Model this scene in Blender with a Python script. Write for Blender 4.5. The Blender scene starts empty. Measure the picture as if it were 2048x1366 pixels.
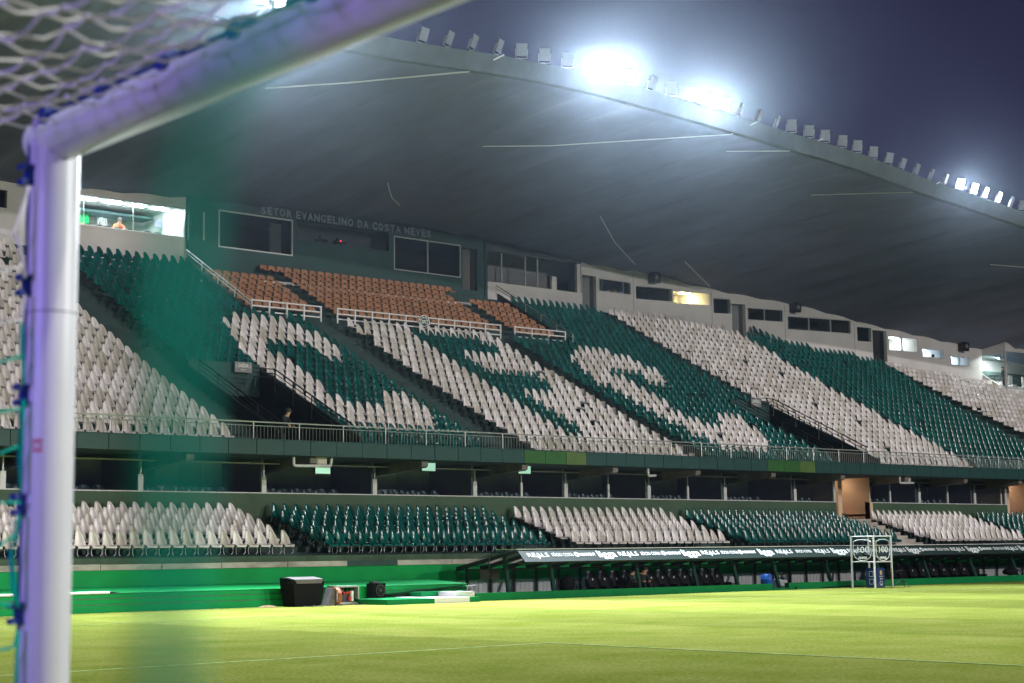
import bpy, bmesh, math, random
import numpy as np
from mathutils import Matrix, Vector
random.seed(7); np.random.seed(7)
PI = math.pi
scene = bpy.context.scene
COL = scene.collection

# ------------------------------------------------------------------ camera
YAW, PITCH, ROLL = 0.713905686, 0.125171024, -0.0127054223
CAM = Vector((-1.83467968, -3.86151743, 1.45537944))
fw = Vector((math.sin(YAW)*math.cos(PITCH), math.cos(YAW)*math.cos(PITCH), math.sin(PITCH)))
r0 = Vector((math.cos(YAW), -math.sin(YAW), 0)); u0 = r0.cross(fw)
rr = r0*math.cos(ROLL)+u0*math.sin(ROLL); uu = -r0*math.sin(ROLL)+u0*math.cos(ROLL)
cd = bpy.data.cameras.new('camera'); cam = bpy.data.objects.new('camera', cd); COL.objects.link(cam)
cam.matrix_world = Matrix(((rr.x, uu.x, -fw.x, CAM.x), (rr.y, uu.y, -fw.y, CAM.y), (rr.z, uu.z, -fw.z, CAM.z), (0, 0, 0, 1)))
cd.sensor_width = 36; cd.lens = 58.929; cd.clip_start = 0.02; cd.clip_end = 2000
cd.dof.use_dof = True; cd.dof.focus_distance = 50; cd.dof.aperture_fstop = 4.0
scene.camera = cam

# ------------------------------------------------------------------ world: dusk turning to night
w = bpy.data.worlds.new('World'); scene.world = w; w.use_nodes = True
nt = w.node_tree; bg = nt.nodes['Background']
tc = nt.nodes.new('ShaderNodeTexCoord'); sx = nt.nodes.new('ShaderNodeSeparateXYZ'); rp = nt.nodes.new('ShaderNodeValToRGB')
nt.links.new(tc.outputs['Generated'], sx.inputs[0]); nt.links.new(sx.outputs['Z'], rp.inputs[0]); nt.links.new(rp.outputs[0], bg.inputs[0])
rp.color_ramp.elements[0].position = 0.0; rp.color_ramp.elements[0].color = (0.026, 0.023, 0.066, 1)
rp.color_ramp.elements[1].position = 0.6; rp.color_ramp.elements[1].color = (0.005, 0.0055, 0.024, 1)
bg.inputs[1].default_value = 1.0

# ------------------------------------------------------------------ stadium floodlights that light the place
def spot(name, loc, target, power, color=(1, .97, .92), cone=60, blend=.5, radius=.6):
    l = bpy.data.lights.new(name, 'SPOT'); l.energy = power; l.color = color; l.spot_size = math.radians(cone); l.spot_blend = blend
    l.shadow_soft_size = radius
    o = bpy.data.objects.new(name, l); COL.objects.link(o); o.location = loc
    o.rotation_euler = (Vector(target)-Vector(loc)).to_track_quat('-Z', 'Y').to_euler(); return o
# banks on the roof of the stand across the pitch (out of frame)
spot('opposite_bank_lamp', (92, -66, 36), (44, 46, 7), 165000, cone=62)
spot('opposite_bank_lamp', (52, -70, 25.5), (46, 46, 7), 145000, cone=62)
spot('opposite_bank_lamp', (6, -66, 34), (40, 46, 7), 52000, cone=60)
spot('opposite_pitch_lamp', (74, -68, 27), (26, 7, 0), 360000, cone=22, blend=1.0)
spot('opposite_goal_lamp', (74, -62, 30), (0, -2, 1.5), 320000, cone=9, blend=.6, color=(.95, .97, 1))
# unseen violet lamp behind the goal, placed to tint the post
spot('violet_goal_lamp', (-7.5, -.8, 3.1), (0, -.6, 1.7), 1500, color=(.34, .22, 1), cone=38, blend=.7, radius=.7)

scene.view_settings.view_transform = 'Standard'; scene.view_settings.look = 'None'
scene.view_settings.exposure = 0; scene.view_settings.gamma = 1; scene.view_settings.use_curve_mapping = False
scene.render.engine = 'CYCLES'
cy = scene.cycles
cy.use_denoising = True; cy.max_bounces = 6; cy.diffuse_bounces = 3; cy.glossy_bounces = 3; cy.transparent_max_bounces = 16
cy.volume_bounces = 0; cy.sample_clamp_indirect = 6; cy.caustics_reflective = False; cy.caustics_refractive = False

# ------------------------------------------------------------------ materials
MATS = {}
def mat(name, col, rough=.6, var=0., scale=3., bump=0., bscale=40., metal=0., spec=.5, stretch=(1, 1, 1), coat=0, island=0):
    if name in MATS: return MATS[name]
    m = bpy.data.materials.new(name); m.use_nodes = True; n = m.node_tree.nodes; L = m.node_tree.links
    b = n['Principled BSDF']; b.inputs['Base Color'].default_value = (*col, 1); b.inputs['Roughness'].default_value = rough
    b.inputs['Metallic'].default_value = metal; b.inputs['Specular IOR Level'].default_value = spec
    if coat: b.inputs['Coat Weight'].default_value = coat
    if var or bump:
        t = n.new('ShaderNodeTexCoord'); mp = n.new('ShaderNodeMapping'); mp.inputs['Scale'].default_value = stretch
        L.new(t.outputs['Object'], mp.inputs[0])
    if var:
        z = n.new('ShaderNodeTexNoise'); z.inputs['Scale'].default_value = scale; z.inputs['Detail'].default_value = 6
        z.inputs['Roughness'].default_value = .65; L.new(mp.outputs[0], z.inputs['Vector'])
        c = n.new('ShaderNodeValToRGB'); c.color_ramp.elements[0].position = .3; c.color_ramp.elements[1].position = .7
        c.color_ramp.elements[0].color = (*[max(0, x*(1-var)) for x in col], 1); c.color_ramp.elements[1].color = (*[min(1, x*(1+var*.7)) for x in col], 1)
        L.new(z.outputs['Fac'], c.inputs[0]); L.new(c.outputs[0], b.inputs['Base Color'])
    if bump:
        z2 = n.new('ShaderNodeTexNoise'); z2.inputs['Scale'].default_value = bscale; L.new(mp.outputs[0], z2.inputs['Vector'])
        bp = n.new('ShaderNodeBump'); bp.inputs['Strength'].default_value = bump; L.new(z2.outputs['Fac'], bp.inputs['Height']); L.new(bp.outputs[0], b.inputs['Normal'])
    if island:
        g = n.new('ShaderNodeNewGeometry'); ir = n.new('ShaderNodeValToRGB'); ir.color_ramp.elements[0].color = (1-island, 1-island*1.05, 1-island*1.35, 1); ir.color_ramp.elements[1].color = (1+island*.5,)*3+(1,)
        ir.color_ramp.elements[0].position = 0; ir.color_ramp.elements[1].position = .8
        mx = n.new('ShaderNodeMixRGB'); mx.blend_type = 'MULTIPLY'; mx.inputs[0].default_value = 1
        src = b.inputs['Base Color'].links[0].from_socket
        oi = n.new('ShaderNodeObjectInfo'); ad = n.new('ShaderNodeMath'); ad.operation = 'ADD'; fr_ = n.new('ShaderNodeMath'); fr_.operation = 'FRACT'
        L.new(g.outputs['Random Per Island'], ad.inputs[0]); L.new(oi.outputs['Random'], ad.inputs[1]); L.new(ad.outputs[0], fr_.inputs[0]); L.new(fr_.outputs[0], ir.inputs[0])
        L.new(src, mx.inputs[1]); L.new(ir.outputs[0], mx.inputs[2]); L.new(mx.outputs[0], b.inputs['Base Color'])
    MATS[name] = m; return m
def emit(name, col, s):
    if name in MATS: return MATS[name]
    m = bpy.data.materials.new(name); m.use_nodes = True; b = m.node_tree.nodes['Principled BSDF']
    b.inputs['Base Color'].default_value = (*col, 1); b.inputs['Emission Color'].default_value = (*col, 1); b.inputs['Emission Strength'].default_value = s
    MATS[name] = m; return m
def glassmat(name, tint=(.8, .85, .85), refl=1.0):
    m = bpy.data.materials.new(name); m.use_nodes = True; n = m.node_tree.nodes; L = m.node_tree.links
    n.remove(n['Principled BSDF']); tr = n.new('ShaderNodeBsdfTransparent'); tr.inputs[0].default_value = (*tint, 1)
    g = n.new('ShaderNodeBsdfGlossy'); g.inputs['Roughness'].default_value = .03; g.inputs[0].default_value = (refl, refl, refl, 1)
    lw = n.new('ShaderNodeLayerWeight'); lw.inputs[0].default_value = .5; pw_ = n.new('ShaderNodeMath'); pw_.operation = 'POWER'; pw_.inputs[1].default_value = 5
    f = n.new('ShaderNodeMath'); f.operation = 'MULTIPLY_ADD'; f.inputs[1].default_value = .9; f.inputs[2].default_value = .035; x = n.new('ShaderNodeMixShader')
    L.new(lw.outputs['Facing'], pw_.inputs[0]); L.new(pw_.outputs[0], f.inputs[0]); L.new(f.outputs[0], x.inputs[0]); L.new(tr.outputs[0], x.inputs[1]); L.new(g.outputs[0], x.inputs[2]); L.new(x.outputs[0], n['Material Output'].inputs[0])
    MATS[name] = m; return m
M = dict(
    white_seat=mat('white_seat_plastic', (.70, .65, .65), .24, .16, 2.6, spec=.4, island=.26),
    green_seat=mat('green_seat_plastic', (.001, .088, .080), .17, .3, 1.8, spec=.5, island=.3),
    brown_seat=mat('brown_seat_leather', (.37, .17, .085), .5, .2, 2, island=.15),
    dark_seat=mat('dark_seat_plastic', (.012, .03, .028), .35),
    steel=mat('galvanised_steel', (.42, .43, .43), .4, .15, 8, metal=.6),
    white_paint=mat('white_painted_steel', (.74, .72, .73), .4, .06, 5),
    white_frame=mat('white_window_frame', (.5, .5, .5), .4),
    black_steel=mat('black_painted_steel', (.012, .016, .017), .45),
    step=mat('dark_green_concrete', (.030, .062, .058), .85, .35, 1.2, .25, 12),
    riser=mat('mossy_green_concrete', (.045, .085, .05), .85, .35, 1.5, .25, 14),
    parapet=mat('olive_green_parapet', (.038, .080, .040), .7, .25, .6, .15, 10),
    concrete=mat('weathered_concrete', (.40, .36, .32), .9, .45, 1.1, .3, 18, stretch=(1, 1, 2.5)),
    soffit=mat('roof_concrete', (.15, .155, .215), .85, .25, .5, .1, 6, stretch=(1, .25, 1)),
    edge=mat('roof_edge_green_grey', (.060, .080, .078), .8, .3, .9, .1, 8),
    fascia=mat('green_cladding', (.016, .056, .052), .5, .16, .7, spec=.2),
    fascia_green=mat('fresh_green_cladding', (.025, .10, .022), .5, .2, .9, spec=.2),
    fascia_lime=mat('faded_lime_cladding', (.075, .13, .035), .5, .25, 1.4, spec=.2),
    wall_green=mat('vivid_green_wall_paint', (.000, .26, .06), .6, .18, .8, .1, 10, spec=.12),
    ledge_green=mat('worn_green_ledge_paint', (.003, .17, .055), .6, .4, .5, .1, 10, spec=.15),
    kerb_green=mat('green_kerb_paint', (.0, .165, .045), .6, .15, 1.0, spec=.12),
    white_wall=mat('white_plaster', (.68, .645, .64), .8, .10, .8, .08, 12),
    green_wall=mat('dark_green_plaster', (.016, .055, .052), .75, .2, 1.0),
    grey_door=mat('grey_door_paint', (.22, .225, .23), .7, .1, 2),
    dark_room=mat('dim_room_plaster', (.16, .15, .14), .8, .2, 1.0),  # dimness of unlit rooms is put into this and the next tone
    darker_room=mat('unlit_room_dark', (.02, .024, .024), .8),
    lit_room=mat('bright_room_plaster', (.78, .79, .78), .8),
    warm_room=mat('warm_room_plaster', (.8, .72, .55), .8),
    beige=mat('beige_corridor_plaster', (.62, .44, .31), .8, .06, 1.5),
    green_door=mat('lime_green_door', (.12, .28, .03), .5),
    black=mat('black_fabric', (.0045, .0045, .0055), .85, .3, 6, spec=.15),
    rubber=mat('black_plastic', (.012, .012, .013), .4),
    benchseat=mat('black_bench_leather', (.005, .005, .006), .7, .2, 5, spec=.12),
    blue=mat('blue_net_clip_plastic', (.008, .04, .26), .4),
    navy=mat('navy_board', (.008, .03, .17), .4),
    barrel=mat('blue_barrel_plastic', (.02, .12, .5), .35),
    cord_white=mat('white_net_cord', (.75, .72, .70), .8),
    cord_green=mat('green_net_cord', (.0, .38, .28), .8, spec=.1),
    post=mat('goal_white_enamel', (.80, .80, .82), .40, .05, 6),
    red=mat('red_sticker', (.6, .12, .1), .5), orange=mat('orange_cloth', (.75, .13, .04), .8),
    skin=mat('skin', (.45, .24, .16), .6), hair=mat('dark_hair', (.015, .011, .009), .7),
    cloth=mat('dark_clothing', (.012, .013, .017), .85), cloth2=mat('grey_clothing', (.06, .065, .08), .85),
    lamp_body=mat('floodlight_housing', (.15, .165, .21), .5), lens=mat('floodlight_lens_unlit', (.26, .28, .34), .5),
    lit=emit('floodlight_lens_lit', (.90, .95, 1), 60.), print_white=mat('white_print', (.75, .77, .76), .6),
    panel=mat('white_corrugated_panel', (.60, .59, .61), .5, .12, 1.2, stretch=(6, 1, .5)),
    ceiling=emit('ceiling_lamp_glow', (1, .98, .95), 55.), ceiling_warm=emit('ceiling_lamp_warm', (1, .86, .6), 85.), ceiling_blue=emit('ceiling_lamp_cool', (.75, .85, 1), 30.),
    corridor=emit('corridor_lamp', (1, .8, .58), 14.),
    screen=emit('screen_picture', (.34, .62, .46), 1.0), screen_blue=emit('screen_banner', (.35, .42, .8), 1.0),
    red_led=emit('red_tally_light', (1, .03, .04), 6.), gold=mat('gold_print', (.75, .5, .05), .5), poster=mat('poster_paper', (.72, .70, .62), .6),
    poster_tan=mat('poster_tan', (.45, .28, .07), .6), tarp=mat('grey_tarpaulin', (.10, .088, .088), .7, .2, 3), tin=mat('brushed_case', (.35, .36, .36), .4, .2, 5),
    cable=mat('orange_cable', (.35, .10, .03), .6), translucent=mat('green_roof_sheet', (.03, .10, .04), .4), earth=mat('bare_earth', (.22, .14, .07), .95, .3, 9),
    chalk=mat('pitch_chalk', (.22, .28, .10), .95, .45, 5, spec=0), strap=mat('pale_strap', (.62, .64, .62), .7),
)
GLASS = glassmat('window_glass', (.82, .86, .87)); DGLASS = glassmat('tinted_box_glass', (.84, .88, .90)); CLEAR = glassmat('clear_acrylic', (.95, .96, .96), .6)

# ------------------------------------------------------------------ mesh builder
class MB:
    def __init__(s): s.v = []; s.f = []; s.m = []
    def add(s, vs, fs, mi=0):
        b = len(s.v); s.v += [tuple(x) for x in vs]; s.f += [tuple(b+i for i in f) for f in fs]; s.m += [mi]*len(fs); return s
    def box(s, x0, x1, y0, y1, z0, z1, mi=0):
        return s.add([(x0, y0, z0), (x1, y0, z0), (x1, y1, z0), (x0, y1, z0), (x0, y0, z1), (x1, y0, z1), (x1, y1, z1), (x0, y1, z1)],
                     [(0, 3, 2, 1), (4, 5, 6, 7), (0, 1, 5, 4), (1, 2, 6, 5), (2, 3, 7, 6), (3, 0, 4, 7)], mi)
    def hexa(s, p, mi=0): return s.add(p, [(0, 3, 2, 1), (4, 5, 6, 7), (0, 1, 5, 4), (1, 2, 6, 5), (2, 3, 7, 6), (3, 0, 4, 7)], mi)
    def quad(s, a, b, c, d, mi=0): return s.add([a, b, c, d], [(0, 1, 2, 3)], mi)
    def prism(s, prof, x0, x1, mi=0, caps=True):      # profile of (y,z), extruded along x
        n = len(prof); vs = [(x0, y, z) for y, z in prof]+[(x1, y, z) for y, z in prof]
        fs = [(i, (i+1) % n, n+(i+1) % n, n+i) for i in range(n)]
        if caps: fs += [tuple(range(n))[::-1], tuple(range(n, 2*n))]
        return s.add(vs, fs, mi)
    def tube(s, pts, r, n=6, mi=0, caps=True):
        P = [Vector(p) for p in pts]; vs = []; rs = r if isinstance(r, (list, tuple)) else [r]*len(P)
        for i, p in enumerate(P):
            d = (P[min(i+1, len(P)-1)]-P[max(i-1, 0)]).normalized(); a = d.cross(Vector((0, 0, 1)))
            if a.length < 1e-3: a = d.cross(Vector((1, 0, 0)))
            a.normalize(); b = d.cross(a)
            for k in range(n): vs.append(p+(a*math.cos(2*PI*k/n)+b*math.sin(2*PI*k/n))*rs[i])
        fs = [(i*n+k, i*n+(k+1) % n, (i+1)*n+(k+1) % n, (i+1)*n+k) for i in range(len(P)-1) for k in range(n)]
        if caps: fs += [tuple(range(n))[::-1], tuple(range((len(P)-1)*n, len(P)*n))]
        return s.add(vs, fs, mi)
    def sphere(s, c, r, nu=10, nv=6, mi=0, sc=(1, 1, 1)):
        vs = []; fs = []
        for j in range(nv+1):
            t = PI*j/nv
            for i in range(nu): a = 2*PI*i/nu; vs.append((c[0]+r*sc[0]*math.sin(t)*math.cos(a), c[1]+r*sc[1]*math.sin(t)*math.sin(a), c[2]+r*sc[2]*math.cos(t)))
        for j in range(nv):
            for i in range(nu): fs.append((j*nu+i, (j+1)*nu+i, (j+1)*nu+(i+1) % nu, j*nu+(i+1) % nu))
        return s.add(vs, fs, mi)
    def mesh(s, name, mats, smooth=False):
        me = bpy.data.meshes.new(name); me.from_pydata(s.v, [], s.f)
        for m in (mats if isinstance(mats, (list, tuple)) else [mats]): me.materials.append(m)
        me.polygons.foreach_set('material_index', s.m)
        if smooth: me.polygons.foreach_set('use_smooth', [True]*len(s.f))
        me.update(); return me
    def build(s, name, mats, parent=None, smooth=False, **kw): return link(name, s.mesh(name, mats, smooth), parent, **kw)
def tag(o, label=None, cat=None, group=None, kind=None):
    for k, v in (('label', label), ('category', cat), ('group', group), ('kind', kind)):
        if v: o[k] = v
    return o
def link(name, data, parent=None, label=None, cat=None, group=None, kind=None):
    o = bpy.data.objects.new(name, data); COL.objects.link(o)
    if parent is not None:
        o.parent = parent
        if parent.parent is None: o.matrix_parent_inverse = parent.matrix_basis.inverted()
    return tag(o, label, cat, group, kind)
def thing(name, label, cat, loc=(0, 0, 0), group=None, rotz=0):
    o = bpy.data.objects.new(name, None); COL.objects.link(o); o.location = loc; o.rotation_euler = (0, 0, rotz); o.empty_display_size = .2
    return tag(o, label, cat, group)
def copy_tree(o, loc, rot=None):
    c = o.copy(); COL.objects.link(c); c.location = loc
    if rot is not None: c.rotation_euler = rot
    for ch in o.children:
        d = ch.copy(); COL.objects.link(d); d.parent = c
        for g in ch.children:
            e = g.copy(); COL.objects.link(e); e.parent = d
    return c
def text(name, body, loc, rot, height, material, parent=None, width=None, bold=.0, extr=.003, align='CENTER', **kw):
    c = bpy.data.curves.new(name, 'FONT'); c.body = body; c.size = height*1.37; c.align_x = align; c.align_y = 'CENTER'; c.extrude = extr; c.offset = bold
    c.resolution_u = 2; c.materials.append(material)
    t_ = bpy.data.objects.new('tmp', c); COL.objects.link(t_); bpy.context.view_layer.update()
    wd0 = max(t_.dimensions.x, 1e-3); me = bpy.data.meshes.new_from_object(t_.evaluated_get(bpy.context.evaluated_depsgraph_get())); bpy.data.objects.remove(t_); bpy.data.curves.remove(c)
    o = link(name, me, parent, **kw); o.location = loc; o.rotation_euler = rot
    if width: o.scale = (width/wd0, 1, 1)
    return o
def interp(T, x): return float(np.interp(x, [a for a, b in T], [b for a, b in T]))
ORD = ['first', 'second', 'third', 'fourth', 'fifth', 'sixth', 'seventh', 'eighth', 'ninth', 'tenth', '11th', '12th', '13th', '14th', '15th', '16th', '17th', '18th', '19th', '20th',
       '21st', '22nd', '23rd', '24th', '25th', '26th', '27th', '28th', '29th', '30th']
def oth(i): return ORD[i] if i < len(ORD) else '%dth' % (i+1)

# ------------------------------------------------------------------ stand geometry (x along the touchline, y away from the pitch)
WALL = [(0, 60.1), (62, 60.1), (65, 59.6), (69, 58.6), (75, 57.3), (80, 56.5), (87, 55.4), (92, 54.7), (110, 52.5)]
def wally(x): return interp(WALL, x)
def zr(k): return 5.18+.30*k+.0012*k*k           # level of the seat pans, row k
def yr(k): return 42+.645*k
EDGE = [(0, 14.9), (10, 16.1), (15, 16.8), (19.1, 17.4), (22.9, 17.85), (26.5, 18.2), (30.3, 18.2), (32.7, 18.3), (35.2, 18.5), (37, 18.6), (40.3, 18.7), (44, 18.6), (49, 18.4), (52.8, 18.2), (56.6, 18.05), (61.3, 17.6), (70.5, 16.95), (80, 16.), (95, 14.3), (110, 12.4)]
EDGEY = [(0, 30), (5, 31), (10, 32.6), (15, 35), (19.1, 37.6), (22.9, 39.6), (26.5, 40.8), (28, 41), (110, 41)]
TOPW = [(0, 14.6), (10, 15.6), (25, 16.5), (35, 17.0), (45, 17.2), (52, 17.1), (58.5, 16.6), (63.5, 16.45), (68.5, 15.7), (73.5, 15.25), (78.7, 14.45), (87.5, 13.5), (100, 12), (110, 11)]
XA, XB = 6.0, 100.0

# ------------------------------------------------------------------ pitch
gm = bpy.data.materials.new('mown_grass'); gm.use_nodes = True; n = gm.node_tree.nodes; L = gm.node_tree.links; b = n['Principled BSDF']
b.inputs['Roughness'].default_value = .9; b.inputs['Specular IOR Level'].default_value = .0
t = n.new('ShaderNodeTexCoord'); s = n.new('ShaderNodeSeparateXYZ'); L.new(t.outputs['Object'], s.inputs[0])
wob = n.new('ShaderNodeTexNoise'); wob.inputs['Scale'].default_value = .9; wob.inputs['Detail'].default_value = 3; L.new(t.outputs['Object'], wob.inputs['Vector'])
ma = n.new('ShaderNodeMath'); ma.operation = 'MULTIPLY_ADD'; ma.inputs[1].default_value = .5; L.new(wob.outputs['Fac'], ma.inputs[0]); L.new(s.outputs['X'], ma.inputs[2])
dv = n.new('ShaderNodeMath'); dv.operation = 'MULTIPLY'; dv.inputs[1].default_value = 1/110.; L.new(ma.outputs[0], dv.inputs[0])
cr = n.new('ShaderNodeValToRGB'); cr.color_ramp.interpolation = 'CONSTANT'
bands = [(0, .76), (5.5, .84), (11, .80), (16.75, 1.0), (22.25, .84), (27.75, 1.0), (33.25, .70), (38.75, .9), (44.25, .66), (49.75, .9), (55.25, .66)]
while len(cr.color_ramp.elements) < len(bands): cr.color_ramp.elements.new(.5)
for e, (x, v) in zip(cr.color_ramp.elements, bands): e.position = x/110.; e.color = (v, v, v, 1)
L.new(dv.outputs[0], cr.inputs[0])
n1 = n.new('ShaderNodeTexNoise'); n1.inputs['Scale'].default_value = .55; n1.inputs['Detail'].default_value = 8; n1.inputs['Roughness'].default_value = .7; L.new(t.outputs['Object'], n1.inputs['Vector'])
c1 = n.new('ShaderNodeValToRGB'); c1.color_ramp.elements[0].position = .36; c1.color_ramp.elements[1].position = .64
c1.color_ramp.elements[0].color = (.138, .172, .028, 1); c1.color_ramp.elements[1].color = (.200, .218, .056, 1); L.new(n1.outputs['Fac'], c1.inputs[0])
mp = n.new('ShaderNodeMapping'); mp.inputs['Scale'].default_value = (17, 17, 17); L.new(t.outputs['Object'], mp.inputs[0])
n2 = n.new('ShaderNodeTexNoise'); n2.inputs['Scale'].default_value = 1; n2.inputs['Detail'].default_value = 4; L.new(mp.outputs[0], n2.inputs['Vector'])
c2 = n.new('ShaderNodeValToRGB'); c2.color_ramp.elements[0].position = .3; c2.color_ramp.elements[0].color = (.66, .68, .58, 1); c2.color_ramp.elements[1].position = .7; c2.color_ramp.elements[1].color = (1.25, 1.22, 1.2, 1); L.new(n2.outputs['Fac'], c2.inputs[0])
m1 = n.new('ShaderNodeMixRGB'); m1.blend_type = 'MULTIPLY'; m1.inputs[0].default_value = 1; L.new(c1.outputs[0], m1.inputs[1]); L.new(cr.outputs[0], m1.inputs[2])
m2 = n.new('ShaderNodeMixRGB'); m2.blend_type = 'MULTIPLY'; m2.inputs[0].default_value = 1; L.new(m1.outputs[0], m2.inputs[1]); L.new(c2.outputs[0], m2.inputs[2]); L.new(m2.outputs[0], b.inputs['Base Color'])
bp = n.new('ShaderNodeBump'); bp.inputs['Strength'].default_value = .5; bp.inputs['Distance'].default_value = .03; L.new(n2.outputs['Fac'], bp.inputs['Height']); L.new(bp.outputs[0], b.inputs['Normal'])
MB().quad((-160, -160, 0), (260, -160, 0), (260, 36, 0), (-160, 36, 0)).quad((-160, 36, 0), (260, 36, 0), (260, 160, 0), (-160, 160, 0)).build('pitch_grass', gm, kind='structure')
def line(x0, x1, y0, y1): return MB().box(x0, x1, y0, y1, .001, .006)
mk = MB()
mk.box(-.06, .06, -37.6, 30.34, .001, .006); mk.box(.06, 105, 30.28, 30.40, .001, .006)
mk.box(.06, 16.44, 16.44, 16.56, .001, .006); mk.box(16.44, 16.56, -23.9, 16.56, .001, .006); mk.box(.06, 5.5, 5.44, 5.56, .001, .006); mk.box(5.5, 5.62, -12.9, 5.56, .001, .006)
mk.build('pitch_marking', M['chalk'], kind='structure')

# ------------------------------------------------------------------ goal and net
goal = thing('football_goal', 'white goal post and crossbar with blue net clips, close to the lens', 'goal', (0, 0, 0))
MB().tube([(0, 0, 0), (0, 0, 2.045), (0, 0, 2.5), (0, 0, 2.555)], [.06, .06, .06, .056], 40).build('post', M['post'], goal, smooth=True)
MB().tube([(0, -7.32, 0), (0, -7.32, 2.555)], .06, 40).build('post', M['post'], goal, smooth=True)
MB().tube([(0, .062, 2.5), (0, -7.38, 2.5)], .06, 40).build('crossbar', M['post'], goal, smooth=True)
MB().tube([(0, 0, 2.056), (0, 0, 2.059)], .0606, 40).build('joint_ring', M['lamp_body'], goal)
MB().tube([(-.0535, .030, 0), (-.0535, .030, 2.5)], .0065, 8).tube([(-.050, -.0005, 2.544), (-.050, -7.3, 2.544)], .0065, 8).build('net_channel', M['navy'], goal)
st = MB()
for zc in (1.716, 1.727, 1.738):
    for q in range(3):
        a0, a1 = [math.radians(205+8*k) for k in (q, q+1)]; R = .0607; h = .0045 if zc != 1.727 else .003
        if zc == 1.727 and q == 1: continue
        st.quad((R*math.cos(a0), R*math.sin(a0), zc-h), (R*math.cos(a1), R*math.sin(a1), zc-h), (R*math.cos(a1), R*math.sin(a1), zc+h), (R*math.cos(a0), R*math.sin(a0), zc+h))
st.build('sticker', M['red'], goal)
for z in (2.4, 2.123, 1.852, 1.585, 1.325, 1.06, .79, .52, .25):
    c = MB(); c.box(-.090, -.058, -.012, .020, z+.012, z+.026).box(-.090, -.058, -.012, .020, z-.026, z-.012).box(-.074, -.056, -.010, .018, z-.013, z+.013)
    c.build('net_clip', M['blue'], goal)
for i in range(25):
    y = -.058-.295*i; c = MB(); c.box(-.064, -.03, y-.016, y+.016, 2.546, 2.566).box(-.070, -.050, y-.012, y+.012, 2.520, 2.546); c.build('net_clip', M['blue'], goal)
net = thing('goal_net', 'white roof net with green side cords tied behind the goal frame', 'goal net', (-.8, 0, 0))
rn = MB(); ds = .098
def npt(i, j):   # i along the bar, j away from it
    rnd = random.Random(i*131+j); s_ = .045+j*ds; y = -.02-i*ds
    return Vector((-s_+rnd.uniform(-.012, .012), y+rnd.uniform(-.012, .012)-.012*j, 2.548-.155*s_-.03*math.sin(s_*4)+rnd.uniform(-.016, .016)))
NI, NJ = 38, 18
for i in range(NI):
    for j in range(NJ):
        a, b2, c = npt(i, j), npt(i, j+1), npt(i+1, j)
        mid = (a+b2)/2-Vector((0, 0, .012)); rn.tube([a, mid, b2], .0032, 6)
        if j: rn.tube([a, (a+c)/2-Vector((0, 0, .006)), c], .0032, 6); rn.sphere(a, .0068, 8, 5)
rn.build('roof_net', M['cord_white'], net, smooth=True)
WC = [[(-.077, 2.368), (-.113, 2.243), (-.161, 2.247)], [(-.081, 2.367), (-.097, 2.224), (-.113, 2.243)], [(-.11, 2.241), (-.099, 2.223), (-.082, 2.138)], [(-.159, 2.142), (-.085, 2.169)], [(-.081, 2.095), (-.089, 2.033), (-.155, 2.02)]]
GC = [[(-.089, 2.027), (-.086, 1.959), (-.081, 1.917), (-.08, 1.874)], [(-.153, 1.922), (-.087, 1.944)], [(-.079, 1.837), (-.086, 1.801), (-.087, 1.716), (-.079, 1.614)], [(-.077, 1.838), (-.079, 1.777), (-.082, 1.692), (-.081, 1.614)], [(-.149, 1.805), (-.086, 1.815)], [(-.147, 1.701), (-.089, 1.725)], [(-.144, 1.589), (-.081, 1.59)], [(-.095, 1.548), (-.103, 1.476), (-.094, 1.381), (-.081, 1.34)], [(-.141, 1.481), (-.091, 1.512)], [(-.083, 1.56), (-.091, 1.5), (-.094, 1.429), (-.081, 1.343)], [(-.137, 1.351), (-.097, 1.346)], [(-.079, 1.284), (-.085, 1.252), (-.1, 1.243), (-.134, 1.242)], [(-.077, 1.287), (-.08, 1.216), (-.081, 1.123)]]
def side(lines, extra):
    q = MB()
    for l in lines:
        pts = [(x, -.02, z) for x, z in l]
        if min(x for x, z in l) < -.13:
            k = min(l); e = [(k[0]-.5, .03, k[1]-.03), (k[0]-1.4, .05, k[1]-.12)]
            pts = (pts+e) if l[-1] == k else (e[::-1]+pts)
        q.tube(pts, .0040, 6)
    for p in extra: q.tube(p, .0033, 6)
    return q
side(WC, []).build('side_net_cord', M['cord_white'], net, smooth=True)
side(GC, []).build('side_net_cord', M['cord_green'], net, smooth=True)
NC = [(-1.7163, -3.6508, 1.4155), (-1.72, -3.658, 1.4386), (-1.7242, -3.6662, 1.4693), (-1.7278, -3.6739, 1.4944), (-1.727, -3.6772, 1.5103), (-1.7171, -3.675, 1.5254), (-1.7009, -3.6729, 1.5483)]
NC = [tuple(CAM+(Vector(p)-CAM)*1.16-r0*.0012) for p in NC]
low = [(NC[0][0]+.004, NC[0][1]+.01, .3), (NC[0][0]+.003, NC[0][1]+.006, 1.1)]
bc = MB().tube(low+NC+[(-1.60, -3.60, 1.75), (-1.56, -3.57, 2.25)], .0031, 8)
NC2 = 0
bc.build('back_net_cord', M['cord_green'], net, smooth=True, label='thick green net cord hanging right in front of the lens')

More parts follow.
